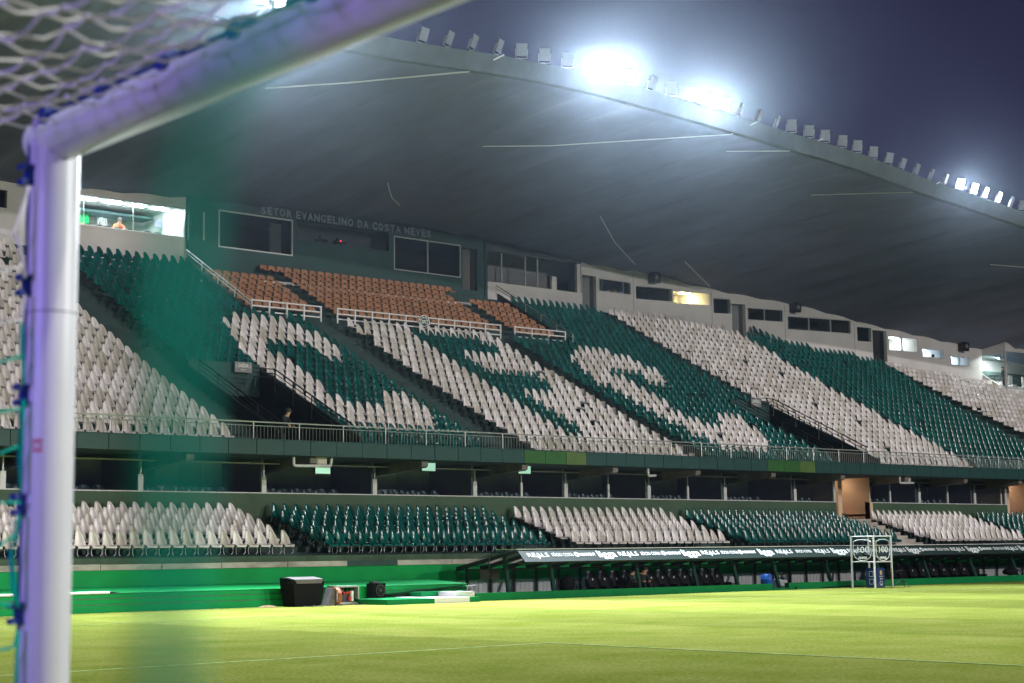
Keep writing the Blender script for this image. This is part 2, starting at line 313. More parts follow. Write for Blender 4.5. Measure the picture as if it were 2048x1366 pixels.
# ------------------------------------------------------------------ perimeter wall, lower terrace
pw = thing('perimeter_wall', 'bright green pitch wall with a ledge and a concrete coping above', 'wall', (20, 37.4, 0))
MB().prism([(37.4, -.1), (37.4, .50), (37.44, .52), (39.5, .64), (39.5, -.1)], XA, 31.9, caps=True).build('ledge', [M['wall_green'], M['ledge_green']], pw)
o = pw.children[-1]
for p in o.data.polygons:
    if p.normal.z > .7: p.material_index = 1
MB().box(XA, 31.9, 37.38, 37.40, .485, .512).build('ledge_edge', M['ledge_green'], pw)
MB().box(XA, 31.9, 37.385, 37.40, .36, .375).box(XA, 31.9, 37.385, 37.40, .20, .215).build('cable_run', M['black_steel'], pw)
MB().box(XA, XB, 39.5, 39.8, .0, 1.10).build('upper_face', M['wall_green'], pw)
x = XA; k = 0
while x < XB:
    wd = 1.9+.5*random.random(); x2 = min(x+wd, XB); dark = abs(x-29.6) < .9
    MB().box(x+.012, x2-.012, 39.44+random.uniform(-.006, .006), 39.85, 1.101, 1.262+random.uniform(-.006, .006)).build('coping_block', M['step'] if dark else M['concrete'], pw); x = x2
lt = thing('lower_terrace', 'low dark green seating steps behind the pitch wall', 'terrace', (40, 40, 0))
YL = [40, 40.85, 41.4, 42.0, 42.55, 43.1]; ZL = [1.76, 1.94, 2.15, 2.33, 2.5, 2.69]
MB().box(XA, XB, 39.62, 40.1, 1.0, 1.44).build('front_riser', M['riser'], lt)
for k in range(6):
    y0 = YL[k]+.06 if k else 40.1; y1 = (YL[k+1]+.06) if k < 5 else 43.8
    MB().box(XA, XB, y0, y1, .6, ZL[k]-.40).build('step', M['step'], lt)
LBL = [('A', 8.3, 27.1, 'W'), ('B', 28.45, 37.85, 'G'), ('C', 39.05, 47.3, 'W'), ('D', 48.3, 58.2, 'G'), ('E', 60.55, 67.95, 'W'), ('F', 68.9, 78.0, 'G'), ('G', 79.5, 90.0, 'W')]
for nm, a, b_, c in LBL:
    for k in range(6):
        q = MB().box(a, b_, YL[k]+.10, YL[k]+.16, ZL[k]-.075, ZL[k]-.03); x = a+.2
        while x < b_: q.box(x, x+.03, YL[k]+.11, YL[k]+.15, ZL[k]-.40, ZL[k]-.07); x += 1.75
        q.build('seat_beam', M['black_steel'], lt)
# corridor stair between blocks D and E
stair = thing('corridor_stair', 'grey concrete steps rising to the beige corridor opening', 'stairs', (59.4, 41, 0))
for k in range(9):
    MB().box(58.45, 60.45, 40.15+.40*k, 40.15+.40*(k+1), ZL[0]-.40+.003, 1.36+.155*(k+1)).build('step', M['concrete'], stair)

# ------------------------------------------------------------------ glass boxes under the upper tier
bx = thing('glass_box_row', 'row of dark hospitality boxes behind sloping glass under the upper tier', 'glass boxes', (40, 43.8, 2.5))
OPEN = [(58.6, 61.0), (72.2, 74.4)]
def spans(a, b_):
    out = []; x = a
    for p, q in OPEN: out.append((x, p)); x = q
    out.append((x, b_)); return out
for a, b_ in spans(XA, XB):
    a2 = 61.0 if a == 61.0 else a
    MB().box(a2, b_, 43.8, 44.05, 2.1, 3.50).build('parapet', M['parapet'], bx)
    MB().box(a2, b_, 43.77, 44.08, 3.50, 3.535).build('sill', M['white_frame'], bx)
    MB().box(a2, b_, 43.84, 43.92, 4.475, 4.52).build('head_rail', M['steel'], bx)
ml = [3.45+2.275*i for i in range(1, 42)]
for i, x in enumerate(ml):
    if any(p-.15 < x < q+.15 for p, q in OPEN): continue
    if i % 2 == 0 or 37 < x < 53 or x > 60: MB().box(x-(.09 if i % 2 == 0 else .05), x+(.09 if i % 2 == 0 else .05), 43.80, 43.86, 3.536, 4.06).build('mullion', M['white_frame'], bx); MB().box(x-.022, x+.022, 43.81, 43.86, 4.061, 4.472).build('mullion', M['steel'], bx)
for x in (58.5, 72.1): MB().box(x-.07, x+.07, 43.80, 43.86, 3.536, 4.47).build('mullion', M['white_frame'], bx)
pn = [x for x in ml]
for x0, x1 in zip(pn[:-1], pn[1:]):
    if any(x0 < q-.02 and x1 > p+.02 for p, q in OPEN):
        for p, q in OPEN:
            if x0 < p < x1: x1 = p-.02
            elif x0 < q < x1: x0 = q+.02
        if x1-x0 < .3 or any(p <= x0 and x1 <= q for p, q in OPEN): continue
    MB().box(x0+.01, x1-.01, 43.87, 43.88, 3.54, 4.472).build('pane', DGLASS, bx)
q = MB()
for a, b_ in spans(XA, XB): q.box(a, b_, 46.6, 46.7, 2.6, 5.2).box(a, b_, 44.06, 46.6, 2.9, 3.0)
q.build('back_wall', mat('box_interior', (.62, .64, .65), .8, .3, .4), bx)
q = MB()
for i, x in enumerate(ml):
    if i % 2 == 0 and not any(p-.3 < x < q_+.3 for p, q_ in OPEN): MB().box(x+.06, x+.16, 44.1, 46.59, 3.0, 4.85).build('partition', M['grey_door'], bx)
    if i % 4 == 1 and not any(p-.3 < x < q_+.8 for p, q_ in OPEN): MB().box(x-.4, x+.5, 46.3, 46.58, 3.0, 4.7).build('back_panel', M['lit_room'], bx)
# lit beige corridor mouths
for a, b_ in OPEN:
    cm = thing('corridor_mouth', 'lit beige corridor opening beside the glass boxes, %s' % ('above the concrete stair' if a < 60 else 'farther along beyond the second row of panes'), 'corridor', (a, 44, 2.5))
    q = MB(); q.box(a+.0, b_, 47.5, 47.6, 2.6, 4.7).box(a-.08, a-.0, 43.95, 47.5, 2.6, 4.7).box(b_, b_+.08, 43.79, 47.5, 1.9, 4.7).box(a, b_, 43.9, 47.5, 2.55, 2.62)
    q.box(a+1.15, a+1.45, 44.6, 46.9, 2.62, 4.7); q.build('corridor_wall', M['beige'], cm)
    MB().box(a+.35, b_-.35, 45.0, 45.3, 4.62, 4.66).build('ceiling_lamp', M['corridor'], cm)
    MB().box(a, b_, 43.9, 47.5, 4.67, 4.70).build('corridor_ceiling', M['dark_room'], cm)
    MB().box(b_+.001, b_+.2, 43.76, 43.80, 1.9, 3.5).build('corridor_pier', M['beige'], cm)
def tv(x, z, y, label, big):
    o = thing('television', label, 'television', (x, y, z), 'televisions hung under the upper tier')
    MB().box(x-.33, x+.33, y, y+.05, z-.17, z+.17).build('casing', M['rubber'], o)
    q = MB().box(x-.30, x+.30, y-.006, y-.001, z-.14, z+(.06 if big else .14), 0)
    if big: q.box(x-.30, x+.30, y-.006, y-.001, z+.08, z+.15, 1)
    else: q.box(x-.22, x+.24, y-.0065, y-.002, z+.0, z+.012, 1)
    q.build('screen', [M['screen'], M['screen_blue']], o)
    MB().tube([(x-.2, y+.03, z+.17), (x, y+.03, z+.42)], .012).tube([(x+.2, y+.03, z+.17), (x, y+.03, z+.42)], .012).build('bracket', M['black_steel'], o)
tv(30.55, 4.33, 43.4, 'lit television with a blue top band, hung by the grey pipe box', True)
tv(35.1, 4.52, 43.4, 'lit greenish television hung beside the second beam', False)
tv(39.65, 4.52, 43.4, 'lit greenish television hung beside the third beam, below the green panels', False)

# ------------------------------------------------------------------ upper terrace
ut = thing('upper_terrace', 'steep upper tier of dark green concrete steps with a clad front edge', 'terrace', (40, 42, 4.7))
MB().box(XA, XB, 41.82, 47.0, 4.66, 4.74).build('soffit_slab', M['step'], ut)
MB().box(XA, XB, 41.82, 41.96, 4.741, 5.13).build('front_upstand', M['step'], ut)
MB().box(XA, XB, 41.74, 42.0, 5.131, 5.155).build('edge_capping', M['fascia'], ut)
pm = {}
i = 0; x = XA+.3
while x < 92:
    mname = 'fascia'
    if 37.4 < x < 39.6: mname = 'fascia_green'
    elif 39.6 < x < 40.7: mname = 'fascia_lime'
    elif 50.9 < x < 53.0: mname = 'fascia_green'
    elif 53.0 < x < 54.1: mname = 'fascia_lime'
    if mname not in pm: pm[mname] = MB().box(.012, 1.018, 0, .035, 0, .465).mesh('fascia_panel', M[mname])
    o = link('fascia_panel', pm[mname], ut); o.location = (x, 41.775+random.uniform(-.004, .004), 4.662); o.matrix_parent_inverse = ut.matrix_basis.inverted()
    x += 1.03; i += 1
for i in range(-4, 15):
    x = 24.65+4.6*i
    if not (XA < x < XB): continue
    prof = [(42.12, 4.655), (42.03, 4.62), (42.0, 4.53), (42.03, 4.44), (42.12, 4.40), (42.4, 4.39), (46.6, 4.15), (46.6, 4.655)]
    MB().prism(prof, x-.14, x+.14).build('support_beam', mat('shaded_beam_concrete', (.15, .135, .115), .9, .4, 1.3, .2, 10), ut)  # shade under the tier is put into this darker beam colour
def stepmesh(a, b_, k0=0, k1=28):
    q = MB()
    for k in range(k0, k1+1):
        y0 = yr(k)-.12 if k > 0 else 41.96; y1 = yr(k+1)-.12
        q.box(a, b_, y0, y1+.02, zr(k)-.80 if k else 4.742, zr(k)-.40+.0)
    return q
V1, V2 = (28.1, 31.05), (56.65, 59.4)
for a, b_, k0 in ((XA, V1[0], 0), (V1[0], V1[1], 10), (V1[1], V2[0], 0), (V2[0], V2[1], 10), (V2[1], XB, 0)):
    stepmesh(a, b_, k0).build('step_flight', M['step'], ut)
# aisle half steps
for a, b_ in ((26.35, 28.05), (36.95, 38.8), (47.3, 48.2), (58.7, 59.3), (76.2, 78.6)):
    q = MB()
    for k in range(0, 27):
        if (a > 58 and a < 60 and k < 10): continue
        q.box(a, b_, yr(k)+.2, yr(k+1)-.125, zr(k)-.399, zr(k)-.25)
    q.build('aisle_step', M['step'], ut)
def vomitory(a, b_, who):
    v = thing('vomitory', 'dark stairwell exit cut into the upper tier %s' % who, 'exit', ((a+b_)/2, 42, 4.74))
    MB().box(a, b_, 41.97, 49.4, 4.744, 4.78).build('floor', M['step'], v)
    for s_, x in ((0, a-.12), (1, b_)):
        prof = [(41.97, 4.742), (41.97, 5.35), (yr(9.8), zr(9.8)+.02), (yr(9.8), 4.742)]
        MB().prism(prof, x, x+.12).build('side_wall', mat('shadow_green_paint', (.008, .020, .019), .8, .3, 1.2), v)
    MB().box(a, b_, yr(9.6), yr(9.6)+.15, zr(9.8)-1.05, zr(9.8)+.15).build('lintel', M['green_wall'], v)
    MB().box(a, a+1.15, 49.2, 49.3, 4.79, zr(9.8)-1.1).build('back_wall', M['step'], v)
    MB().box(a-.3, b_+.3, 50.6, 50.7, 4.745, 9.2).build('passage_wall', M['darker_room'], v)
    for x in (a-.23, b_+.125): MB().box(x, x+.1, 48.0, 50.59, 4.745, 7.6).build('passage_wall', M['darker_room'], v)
    return v
vomitory(*V1, 'below the C of white seats'); vomitory(*V2, 'beside the far white block')
def exit_sign(x, y, z, label):
    s_ = thing('exit_sign', label, 'sign', (x, y, z), 'exit signs over the stairwells')
    MB().box(x-.36, x+.36, y, y+.03, z-.19, z+.19).build('board', M['grey_door'], s_)
    text('lettering', 'SAÍDA', Vector((x, y-.004, z+.05))-s_.location, (PI/2, 0, 0), .13, M['print_white'], s_, .44, .004); s_.children[-1].matrix_parent_inverse = Matrix()
    text('lettering', 'EXIT', Vector((x, y-.004, z-.10))-s_.location, (PI/2, 0, 0), .06, M['print_white'], s_, .2); s_.children[-1].matrix_parent_inverse = Matrix()
    text('lettering', '(          )', Vector((x, y-.004, z+.04))-s_.location, (PI/2, 0, 0), .12, M['print_white'], s_, .62); s_.children[-1].matrix_parent_inverse = Matrix()
exit_sign(30.25, 48.02, 8.22, 'grey SAÍDA board over the stairwell below the C of white seats')
exit_sign(58.3, 48.05, 8.30, 'grey SAÍDA board over the stairwell beside the far white block')
def slope_rail(x, k0, k1, dz0, h, nr, label, group, m, name='stair_rail', top_turn=None):
    P0 = Vector((x, yr(k0), zr(k0)+dz0)); P1 = Vector((x, yr(k1), zr(k1)+dz0)); t_ = thing(name, label, 'handrail', P0, group)
    for i in range(nr):
        f = h*(1-i/(nr-.0)); q = MB().tube([P0+Vector((0, 0, f)), P1+Vector((0, 0, f))], .026 if i == 0 else .016, 6)
        if top_turn and i < 3: q.tube([P1+Vector((0, 0, f)), P1+Vector((top_turn, 0, f))], .02, 6)
        q.build('rail', m, t_)
    nn = max(2, int((P1-P0).length/1.6)+1)
    for i in range(nn+1):
        p = P0.lerp(P1, i/nn); MB().tube([p-Vector((0, 0, .25)), p+Vector((0, 0, h))], .022, 6).build('baluster', m, t_)
vg = 'black rails along the stairwells'
slope_rail(31.0, .6, 7.9, -.12, .60, 4, 'black sloping rail in front of the white C, over the first stairwell', vg, M['black_steel'], top_turn=-.9)
slope_rail(28.12, .6, 8.5, -.12, .60, 4, 'black sloping rail on the goal side of the first stairwell', vg, M['black_steel'])
slope_rail(59.38, 1.0, 9.2, -.12, .60, 4, 'black sloping rail in front of the far white block', vg, M['black_steel'], top_turn=-.8)
slope_rail(56.68, .6, 9.2, -.12, .60, 4, 'black sloping rail between the second stairwell and the green seats', vg, M['black_steel'])
bg_ = 'pale rails flanking the brown seats'
slope_rail(34.45, 18.9, 27.2, .16, .30, 2, 'pale sloping rail from the lit room down to the white fence', bg_, M['white_paint'])
slope_rail(52.3, 18.9, 27.6, .16, .30, 2, 'pale sloping rail between the brown seats and the green block', bg_, M['steel'])
MB().prism([(yr(18.9), zr(18.9)-.35), (yr(18.9), zr(18.9)+.10), (yr(27.2), zr(27.2)+.10), (yr(27.2), zr(27.2)-.35)], 34.40, 34.50).build('stair_wall', M['step'], ut)
MB().prism([(yr(18.9), zr(18.9)-.35), (yr(18.9), zr(18.9)+.10), (yr(27.4), zr(27.4)+.10), (yr(27.4), zr(27.4)-.35)], 52.25, 52.35).build('stair_wall', M['step'], ut)
for i, k in enumerate((17.3, 15.6, 13.9, 12.3, 10.8)):
    h = thing('hoop_rail', 'small black hoop rail on the far aisle, %s from the top' % ORD[i], 'handrail', (58.95, yr(k), zr(k)-.25), 'hoop rails on the far aisle')
    z0 = zr(k)-.25; y = yr(k)
    MB().tube([(58.95, y, z0), (58.95, y, z0+.72), (58.98, y-.05, z0+.80), (59.0, y-.42, z0+.74), (59.0, y-.47, z0+.66), (59.0, y-.47, z0-.3)], .018, 6).build('hoop', M['black_steel'], h)

# balcony railing
br = thing('balcony_railing', 'long grey balustrade along the front edge of the upper tier', 'railing', (40, 41.9, 5.15))
MB().tube([(XA, 41.9, 5.70), (XB, 41.9, 5.70)], .025, 8).build('top_rail', M['steel'], br)
MB().tube([(XA, 41.9, 5.58), (XB, 41.9, 5.58)], .014, 6).build('second_rail', M['steel'], br)
pmesh = MB().tube([(0, 0, 0), (0, 0, .55)], .024, 8).mesh('post', M['steel'])
x = 21.63-1.742*8; bal = MB()
while x < XB:
    o = link('post', pmesh, br); o.location = (x, 41.9, 5.152)
    for j in range(1, 13): bal.tube([(x+1.742*j/13, 41.9, 5.156), (x+1.742*j/13, 41.9, 5.575)], .0085, 4, caps=False)
    x += 1.742
bal.build('balusters', M['steel'], br, kind='stuff')
for x in (66.0, 67.6, 69.2, 70.8):   # low second frame in front of the far white seats
    pass

# white fences in front of the brown seats
def fence(x0, x1, npost, label):
    f = thing('safety_fence', label, 'fence', (x0, 54.3, 11.36), 'white fences in front of the brown seats')
    for z in (11.39, 11.61, 11.84): MB().box(x0+.03, x1-.03, 54.28, 54.32, z-.025, z+.025).build('rail', M['white_paint'], f)
    for i in range(npost):
        x = x0+(x1-x0)*i/(npost-1); MB().box(x-.03, x+.03, 54.265, 54.335, 11.20, 11.87).build('post', M['white_paint'], f)
fence(34.5, 37.9, 5, 'short white three-rail fence nearest the goal post')
fence(38.75, 47.85, 11, 'long white three-rail fence carrying the round club crest')
fence(48.72, 51.9, 4, 'short white three-rail fence beside the green block')
cr_ = thing('club_crest', 'round green and white club crest on the long white fence', 'emblem', (43.35, 54.2, 11.62))
q = MB()
def ring(q, cx, y, cz, R, w_, mi=0, n=28, th=.012):
    for i in range(n):
        a, b2 = 2*PI*i/n, 2*PI*(i+1)/n
        P = [(cx+r_*math.cos(t_), yy, cz+r_*math.sin(t_)) for yy in (y, y-th) for (r_, t_) in ((R-w_, a), (R, a), (R, b2), (R-w_, b2))]
        q.hexa(P, mi)
MB().tube([(43.35, 54.25, 11.62), (43.35, 54.22, 11.62)], .30, 28).build('disc', M['green_wall'], cr_)
ring(q, 43.35, 54.217, 11.62, .31, .035); ring(q, 43.35, 54.217, 11.62, .21, .03)
for a in range(8):
    t_ = a*PI/4+.2; c0 = Vector((43.35+.19*math.cos(t_), 54.212, 11.62+.19*math.sin(t_))); c1 = Vector((43.35+.28*math.cos(t_+.25), 54.212, 11.62+.28*math.sin(t_+.25))); q.tube([c0, c1], .018, 5)
q.build('crest_ring', M['print_white'], cr_)
text('lettering', 'CFC', (0, .008, 0), (PI/2, 0, 0), .15, M['print_white'], cr_, .27, .01); cr_.children[-1].matrix_parent_inverse = Matrix()

# ------------------------------------------------------------------ press boxes along the top
pb = thing('press_box_block', 'row of press rooms with windows along the top of the stand', 'building', (50, 60, 14))
def wallseg(name, a, b_, z0, ztop, holes, m, depth=.22, off=0.):
    xs = sorted(set([a, b_]+[h[0] for h in holes]+[h[1] for h in holes]+[x for x, y in WALL if a < x < b_]+[x for x, y in TOPW if a < x < b_ and ztop is None]))
    q = MB()
    for x0, x1 in zip(xs[:-1], xs[1:]):
        if x1-x0 < 1e-4: continue
        hs = sorted([h for h in holes if h[0] <= x0+1e-6 and h[1] >= x1-1e-6], key=lambda h: h[2])
        t0 = (interp(TOPW, x0)+.25) if ztop is None else ztop; t1 = (interp(TOPW, x1)+.25) if ztop is None else ztop
        segs = []; zc = z0
        for h in hs: segs.append((zc, zc, h[2], h[2])); zc = h[3]
        segs.append((zc, zc, t0, t1))
        ya, yb = wally(x0)+off, wally(x1)+off
        for za, zb, zc2, zd in segs:
            if zc2-za < 1e-3: continue
            q.hexa([(x0, ya, za), (x1, yb, zb), (x1, yb+depth, zb), (x0, ya+depth, za), (x0, ya, zc2), (x1, yb, zd), (x1, yb+depth, zd), (x0, ya+depth, zc2)])
    return q.build(name, m, pb)
def room(a, b_, z0, z1, m, d=2.6, lamp=None, nlamp=1, part='room_shell', ceil_m=None):
    ya, yb = wally(a)+.225, wally(b_)+.225; q = MB()
    A = lambda x, y: (x, y)
    p = [(a, ya), (b_, yb), (b_, yb+d), (a, ya+d)]; za, zb = z0-.02, z1+.12
    q.quad(*[(x, y, za) for x, y in p]); q.quad(*[(x, y, zb) for x, y in p[::-1]], 1)
    for i in (1, 2, 3):
        x0, y0 = p[i]; x1, y1 = p[(i+1) % 4]; q.quad((x0, y0, za), (x0, y0, zb), (x1, y1, zb), (x1, y1, za))
    o = q.build(part, [m, ceil_m or m], pb)
    if lamp:
        for i in range(nlamp):
            cx = a+(b_-a)*(i+.5)/nlamp; cyy = wally(cx)+1.2
            MB().box(cx-min(.5, (b_-a)*.3/nlamp), cx+min(.5, (b_-a)*.3/nlamp), cyy-.12, cyy+.12, zb-.045, zb-.015).build('ceiling_lamp', lamp, pb)
    return o
def window(a, b_, z0, z1, mulls=(), fm='white_frame', fw_=.05, g=None, slant=0):
    ya, yb = wally(a), wally(b_); yy = lambda x: ya+(yb-ya)*(x-a)/(b_-a)
    fr = MB()
    if fm:
        def bar(xa, xb, za, zb): fr.hexa([(xa, yy(xa)-.02, za), (xb, yy(xb)-.02, za), (xb, yy(xb)+.06, za), (xa, yy(xa)+.06, za), (xa, yy(xa)-.02, zb), (xb, yy(xb)-.02, zb), (xb, yy(xb)+.06, zb), (xa, yy(xa)+.06, zb)])
        bar(a, b_, z0, z0+fw_); bar(a, b_, z1-fw_, z1); bar(a, a+fw_, z0+fw_, z1-fw_); bar(b_-fw_, b_, z0+fw_, z1-fw_)
        for x in mulls: bar(x-fw_*.45, x+fw_*.45, z0+fw_, z1-fw_)
        f = fr.build('window_frame', M[fm], pb)
    xs = [a]+list(mulls)+[b_]
    for x0, x1 in zip(xs[:-1], xs[1:]):
        e = fw_*.5; q = MB(); q.hexa([(x0+e, yy(x0)+.02, z0+e), (x1-e, yy(x1)+.02, z0+e), (x1-e, yy(x1)+.03, z0+e), (x0+e, yy(x0)+.03, z0+e), (x0+e, yy(x0)+.02, z1-e), (x1-e, yy(x1)+.02, z1-e), (x1-e, yy(x1)+.03, z1-e), (x0+e, yy(x0)+.03, z1-e)])
        q.build('pane', g or GLASS, pb)
ZB = 9.5
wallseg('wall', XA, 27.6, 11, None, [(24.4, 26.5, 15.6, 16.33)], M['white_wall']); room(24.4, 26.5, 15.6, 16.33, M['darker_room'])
wallseg('wall', 27.6, 34.75, 11, None, [(27.8, 34.7, 15.31, 16.62)], M['white_wall'])
wallseg('column', 34.76, 35.35, 11, None, [], M['green_wall'], .6, -.25)
wallseg('wall', 35.36, 51.78, 11, None, [(36.38, 40.3, 15.09, 16.78), (40.56, 45.82, 15.92, 16.84), (46.11, 50.25, 15.06, 16.71), (50.38, 51.32, 14.5, 16.63)], M['green_wall'])
wallseg('column', 51.79, 51.95, 11, None, [], M['green_wall'], .5, -.06)
wallseg('balcony_parapet', 51.96, 58.5, 11, 15.05, [], M['white_wall'])
wallseg('balcony_header', 51.96, 58.5, 16.62, None, [], M['edge'])
HW = [(59.78, 62.15, 15.28, 15.97), (62.5, 64.9, 15.10, 15.80), (64.95, 67.32, 15.0, 15.72), (67.56, 68.67, 14.62, 15.45), (68.74, 69.66, 13.0, 15.22), (69.77, 72.25, 14.33, 15.06), (72.53, 77.22, 13.93, 14.75), (77.7, 78.82, 13.56, 14.4), (78.9, 80.02, 12.3, 14.28), (80.13, 82.5, 13.12, 14.0), (82.88, 84.68, 12.85, 13.39), (85.25, 86.85, 12.49, 13.06)]
wallseg('door_side_wall', 58.501, 59.62, 11, None, [(58.55, 59.58, 14.0, 16.05)], M['white_wall'])
wallseg('wall', 59.621, 88.0, 9.0, None, HW, M['white_wall'])
# lit hospitality room near the goal post
room(27.8, 34.7, 15.31, 16.62, M['lit_room'], 3.4, emit('ceiling_strip', (.93, .97, 1), 260.), 6, ceil_m=M['lit_room']); window(27.8, 34.7, 15.31, 16.62, (29.9, 32.2), 'steel', .035)
MB().box(30.2, 33.6, 61.5, 61.6, 15.30, 15.62).box(31.2, 33.6, 61.3, 61.5, 15.30, 15.60).build('counter', M['grey_door'], pb)
MB().box(30.4, 34.4, 62.4, 63.4, 16.45, 16.55).build('ceiling_band', M['green_wall'], pb)
MB().box(33.9, 34.69, 61.9, 63.5, 15.30, 15.75).build('green_dado', M['wall_green'], pb)
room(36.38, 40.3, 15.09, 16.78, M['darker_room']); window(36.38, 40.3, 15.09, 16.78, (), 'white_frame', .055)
MB().box(36.45, 36.9, 61.6, 61.7, 15.1, 16.7).box(39.6, 40.2, 60.9, 61.0, 15.1, 16.7).build('screen_wall', M['dark_room'], pb)
MB().box(35.55, 35.63, 60.02, 60.09, 15.3, 16.55).build('window_frame', M['white_frame'], pb)
room(40.56, 45.82, 15.92, 16.84, M['dark_room'], 1.2); window(40.56, 45.82, 15.92, 16.84, (), None, .03)
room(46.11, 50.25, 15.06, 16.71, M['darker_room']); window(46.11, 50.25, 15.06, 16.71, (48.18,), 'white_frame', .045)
room(50.38, 51.32, 14.5, 16.63, M['dark_room'], .35)
q = MB(); q.box(51.96, 63.5, 62.6, 62.7, 14.3, 17.4).box(60.2, 60.3, 60.35, 62.6, 14.3, 17.4).box(51.96, 58.5, 60.33, 62.6, 14.2, 14.3); q.build('balcony_back', M['grey_door'], pb)
for x in (53.0, 54.6, 55.45): MB().box(x-.03, x+.03, 60.15, 60.21, 15.05, 16.6).build('post', M['white_frame'], pb)
MB().box(56.4, 56.75, 60.12, 60.3, 15.051, 15.75).build('pier', M['white_wall'], pb); MB().box(58.2, 58.45, 60.11, 60.3, 15.051, 16.6).build('pier', M['white_wall'], pb)
room(58.55, 59.58, 14.0, 16.05, M['grey_door'], .3)
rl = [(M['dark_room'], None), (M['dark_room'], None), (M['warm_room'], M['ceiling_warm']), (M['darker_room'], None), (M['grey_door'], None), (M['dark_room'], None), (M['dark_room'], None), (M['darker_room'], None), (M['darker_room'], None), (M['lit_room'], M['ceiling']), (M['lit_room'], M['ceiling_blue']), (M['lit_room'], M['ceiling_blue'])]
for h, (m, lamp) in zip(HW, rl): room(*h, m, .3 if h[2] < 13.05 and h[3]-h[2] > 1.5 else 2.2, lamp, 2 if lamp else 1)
window(*HW[0], (61.6,), 'white_frame', .03); window(*HW[1], (), None); window(*HW[2], (), 'white_frame', .03); window(*HW[3], (), None)
window(*HW[5], (70.95,), 'white_frame', .045); window(*HW[6], (74.1, 75.7), 'white_frame', .045); window(*HW[7], (), None)
window(*HW[9], (81.25,), 'white_frame', .04); window(*HW[10], (), 'white_frame', .03); window(*HW[11], (86.0,), 'white_frame', .04)
MB().box(65.98, 66.62, 61.1, 61.2, 14.7, 15.6).build('door', M['green_door'], pb)
for x in (62.32, 67.44, 72.38, 77.47):
    y = wally(x); MB().box(x-.012, x+.012, y-.012, y-.002, 12, interp(TOPW, x)-.05).build('wall_joint', M['grey_door'], pb)
# far corner room
cr2 = thing('corner_glass_room', 'brightly lit glass corner room at the far end of the press row', 'room', (88, 55, 11))
q = MB(); q.hexa([(88.0, 53.7, 9), (88.12, 53.7, 9), (88.12, 55.4, 9), (88.0, 55.4, 9), (88.0, 53.7, 11.0), (88.12, 53.7, 11.0), (88.12, 55.4, 12.12), (88.0, 55.4, 12.12)])
q.box(88.0, 99, 53.58, 53.7, 8.5, 11.04).box(88.0, 99, 53.58, 53.7, 13.36, 14.3).box(88.0, 88.12, 53.71, 55.4, 13.2, 14.2); q.build('wall', M['white_wall'], cr2)
q = MB(); q.quad((88.12, 53.71, 11.0), (99, 53.71, 11.0), (99, 58, 11.0), (88.12, 58, 11.0)).quad((88.12, 53.71, 13.5), (88.12, 58, 13.5), (99, 58, 13.5), (99, 53.71, 13.5)).quad((88.12, 58, 11), (99, 58, 11), (99, 58, 13.5), (88.12, 58, 13.5)).quad((88.05, 55.45, 11), (88.05, 58, 11), (88.05, 58, 13.5), (88.05, 55.45, 13.5))
q.build('room_shell', M['lit_room'], cr2)
MB().hexa([(88.05, 53.75, 11.05), (88.06, 53.75, 11.05), (88.06, 55.38, 12.13), (88.05, 55.38, 12.13), (88.05, 53.75, 13.2), (88.06, 53.75, 13.2), (88.06, 55.38, 13.2), (88.05, 55.38, 13.2)]).build('pane', GLASS, cr2)
for x in (88.15, 91.0, 94.0): MB().box(x, x+2.8, 53.64, 53.65, 11.05, 13.35).build('pane', GLASS, cr2)
MB().box(88.0, 88.1, 53.60, 53.72, 11.04, 13.36).box(90.95, 91.02, 53.6, 53.7, 11.04, 13.36).box(88.1, 99, 53.6, 53.68, 12.55, 12.6).build('window_frame', M['white_frame'], cr2)
for x, y in ((88.9, 54.6), (89.6, 56.4), (90.9, 55.0), (92.0, 56.5), (90.0, 57.2), (93, 55)): MB().tube([(x, y, 13.48), (x, y, 13.45)], .2, 12).build('ceiling_lamp', emit('corner_downlight', (.95, 1, .95), 500.), cr2)
for x, y in ((89.2, 55.2), (91.5, 55.5)): MB().tube([(x, y, 11.0), (x, y, 12.0)], .04).tube([(x, y, 12.0), (x, y, 12.04)], .35, 14).build('high_table', M['rubber'], cr2)
for x in (89.0, 89.7, 91.2, 92.0, 92.8): MB().box(x-.2, x+.2, 54.4, 54.45, 11.4, 12.0).box(x-.2, x+.2, 54.1, 54.45, 11.35, 11.42).build('room_chair', M['white_seat'], cr2)
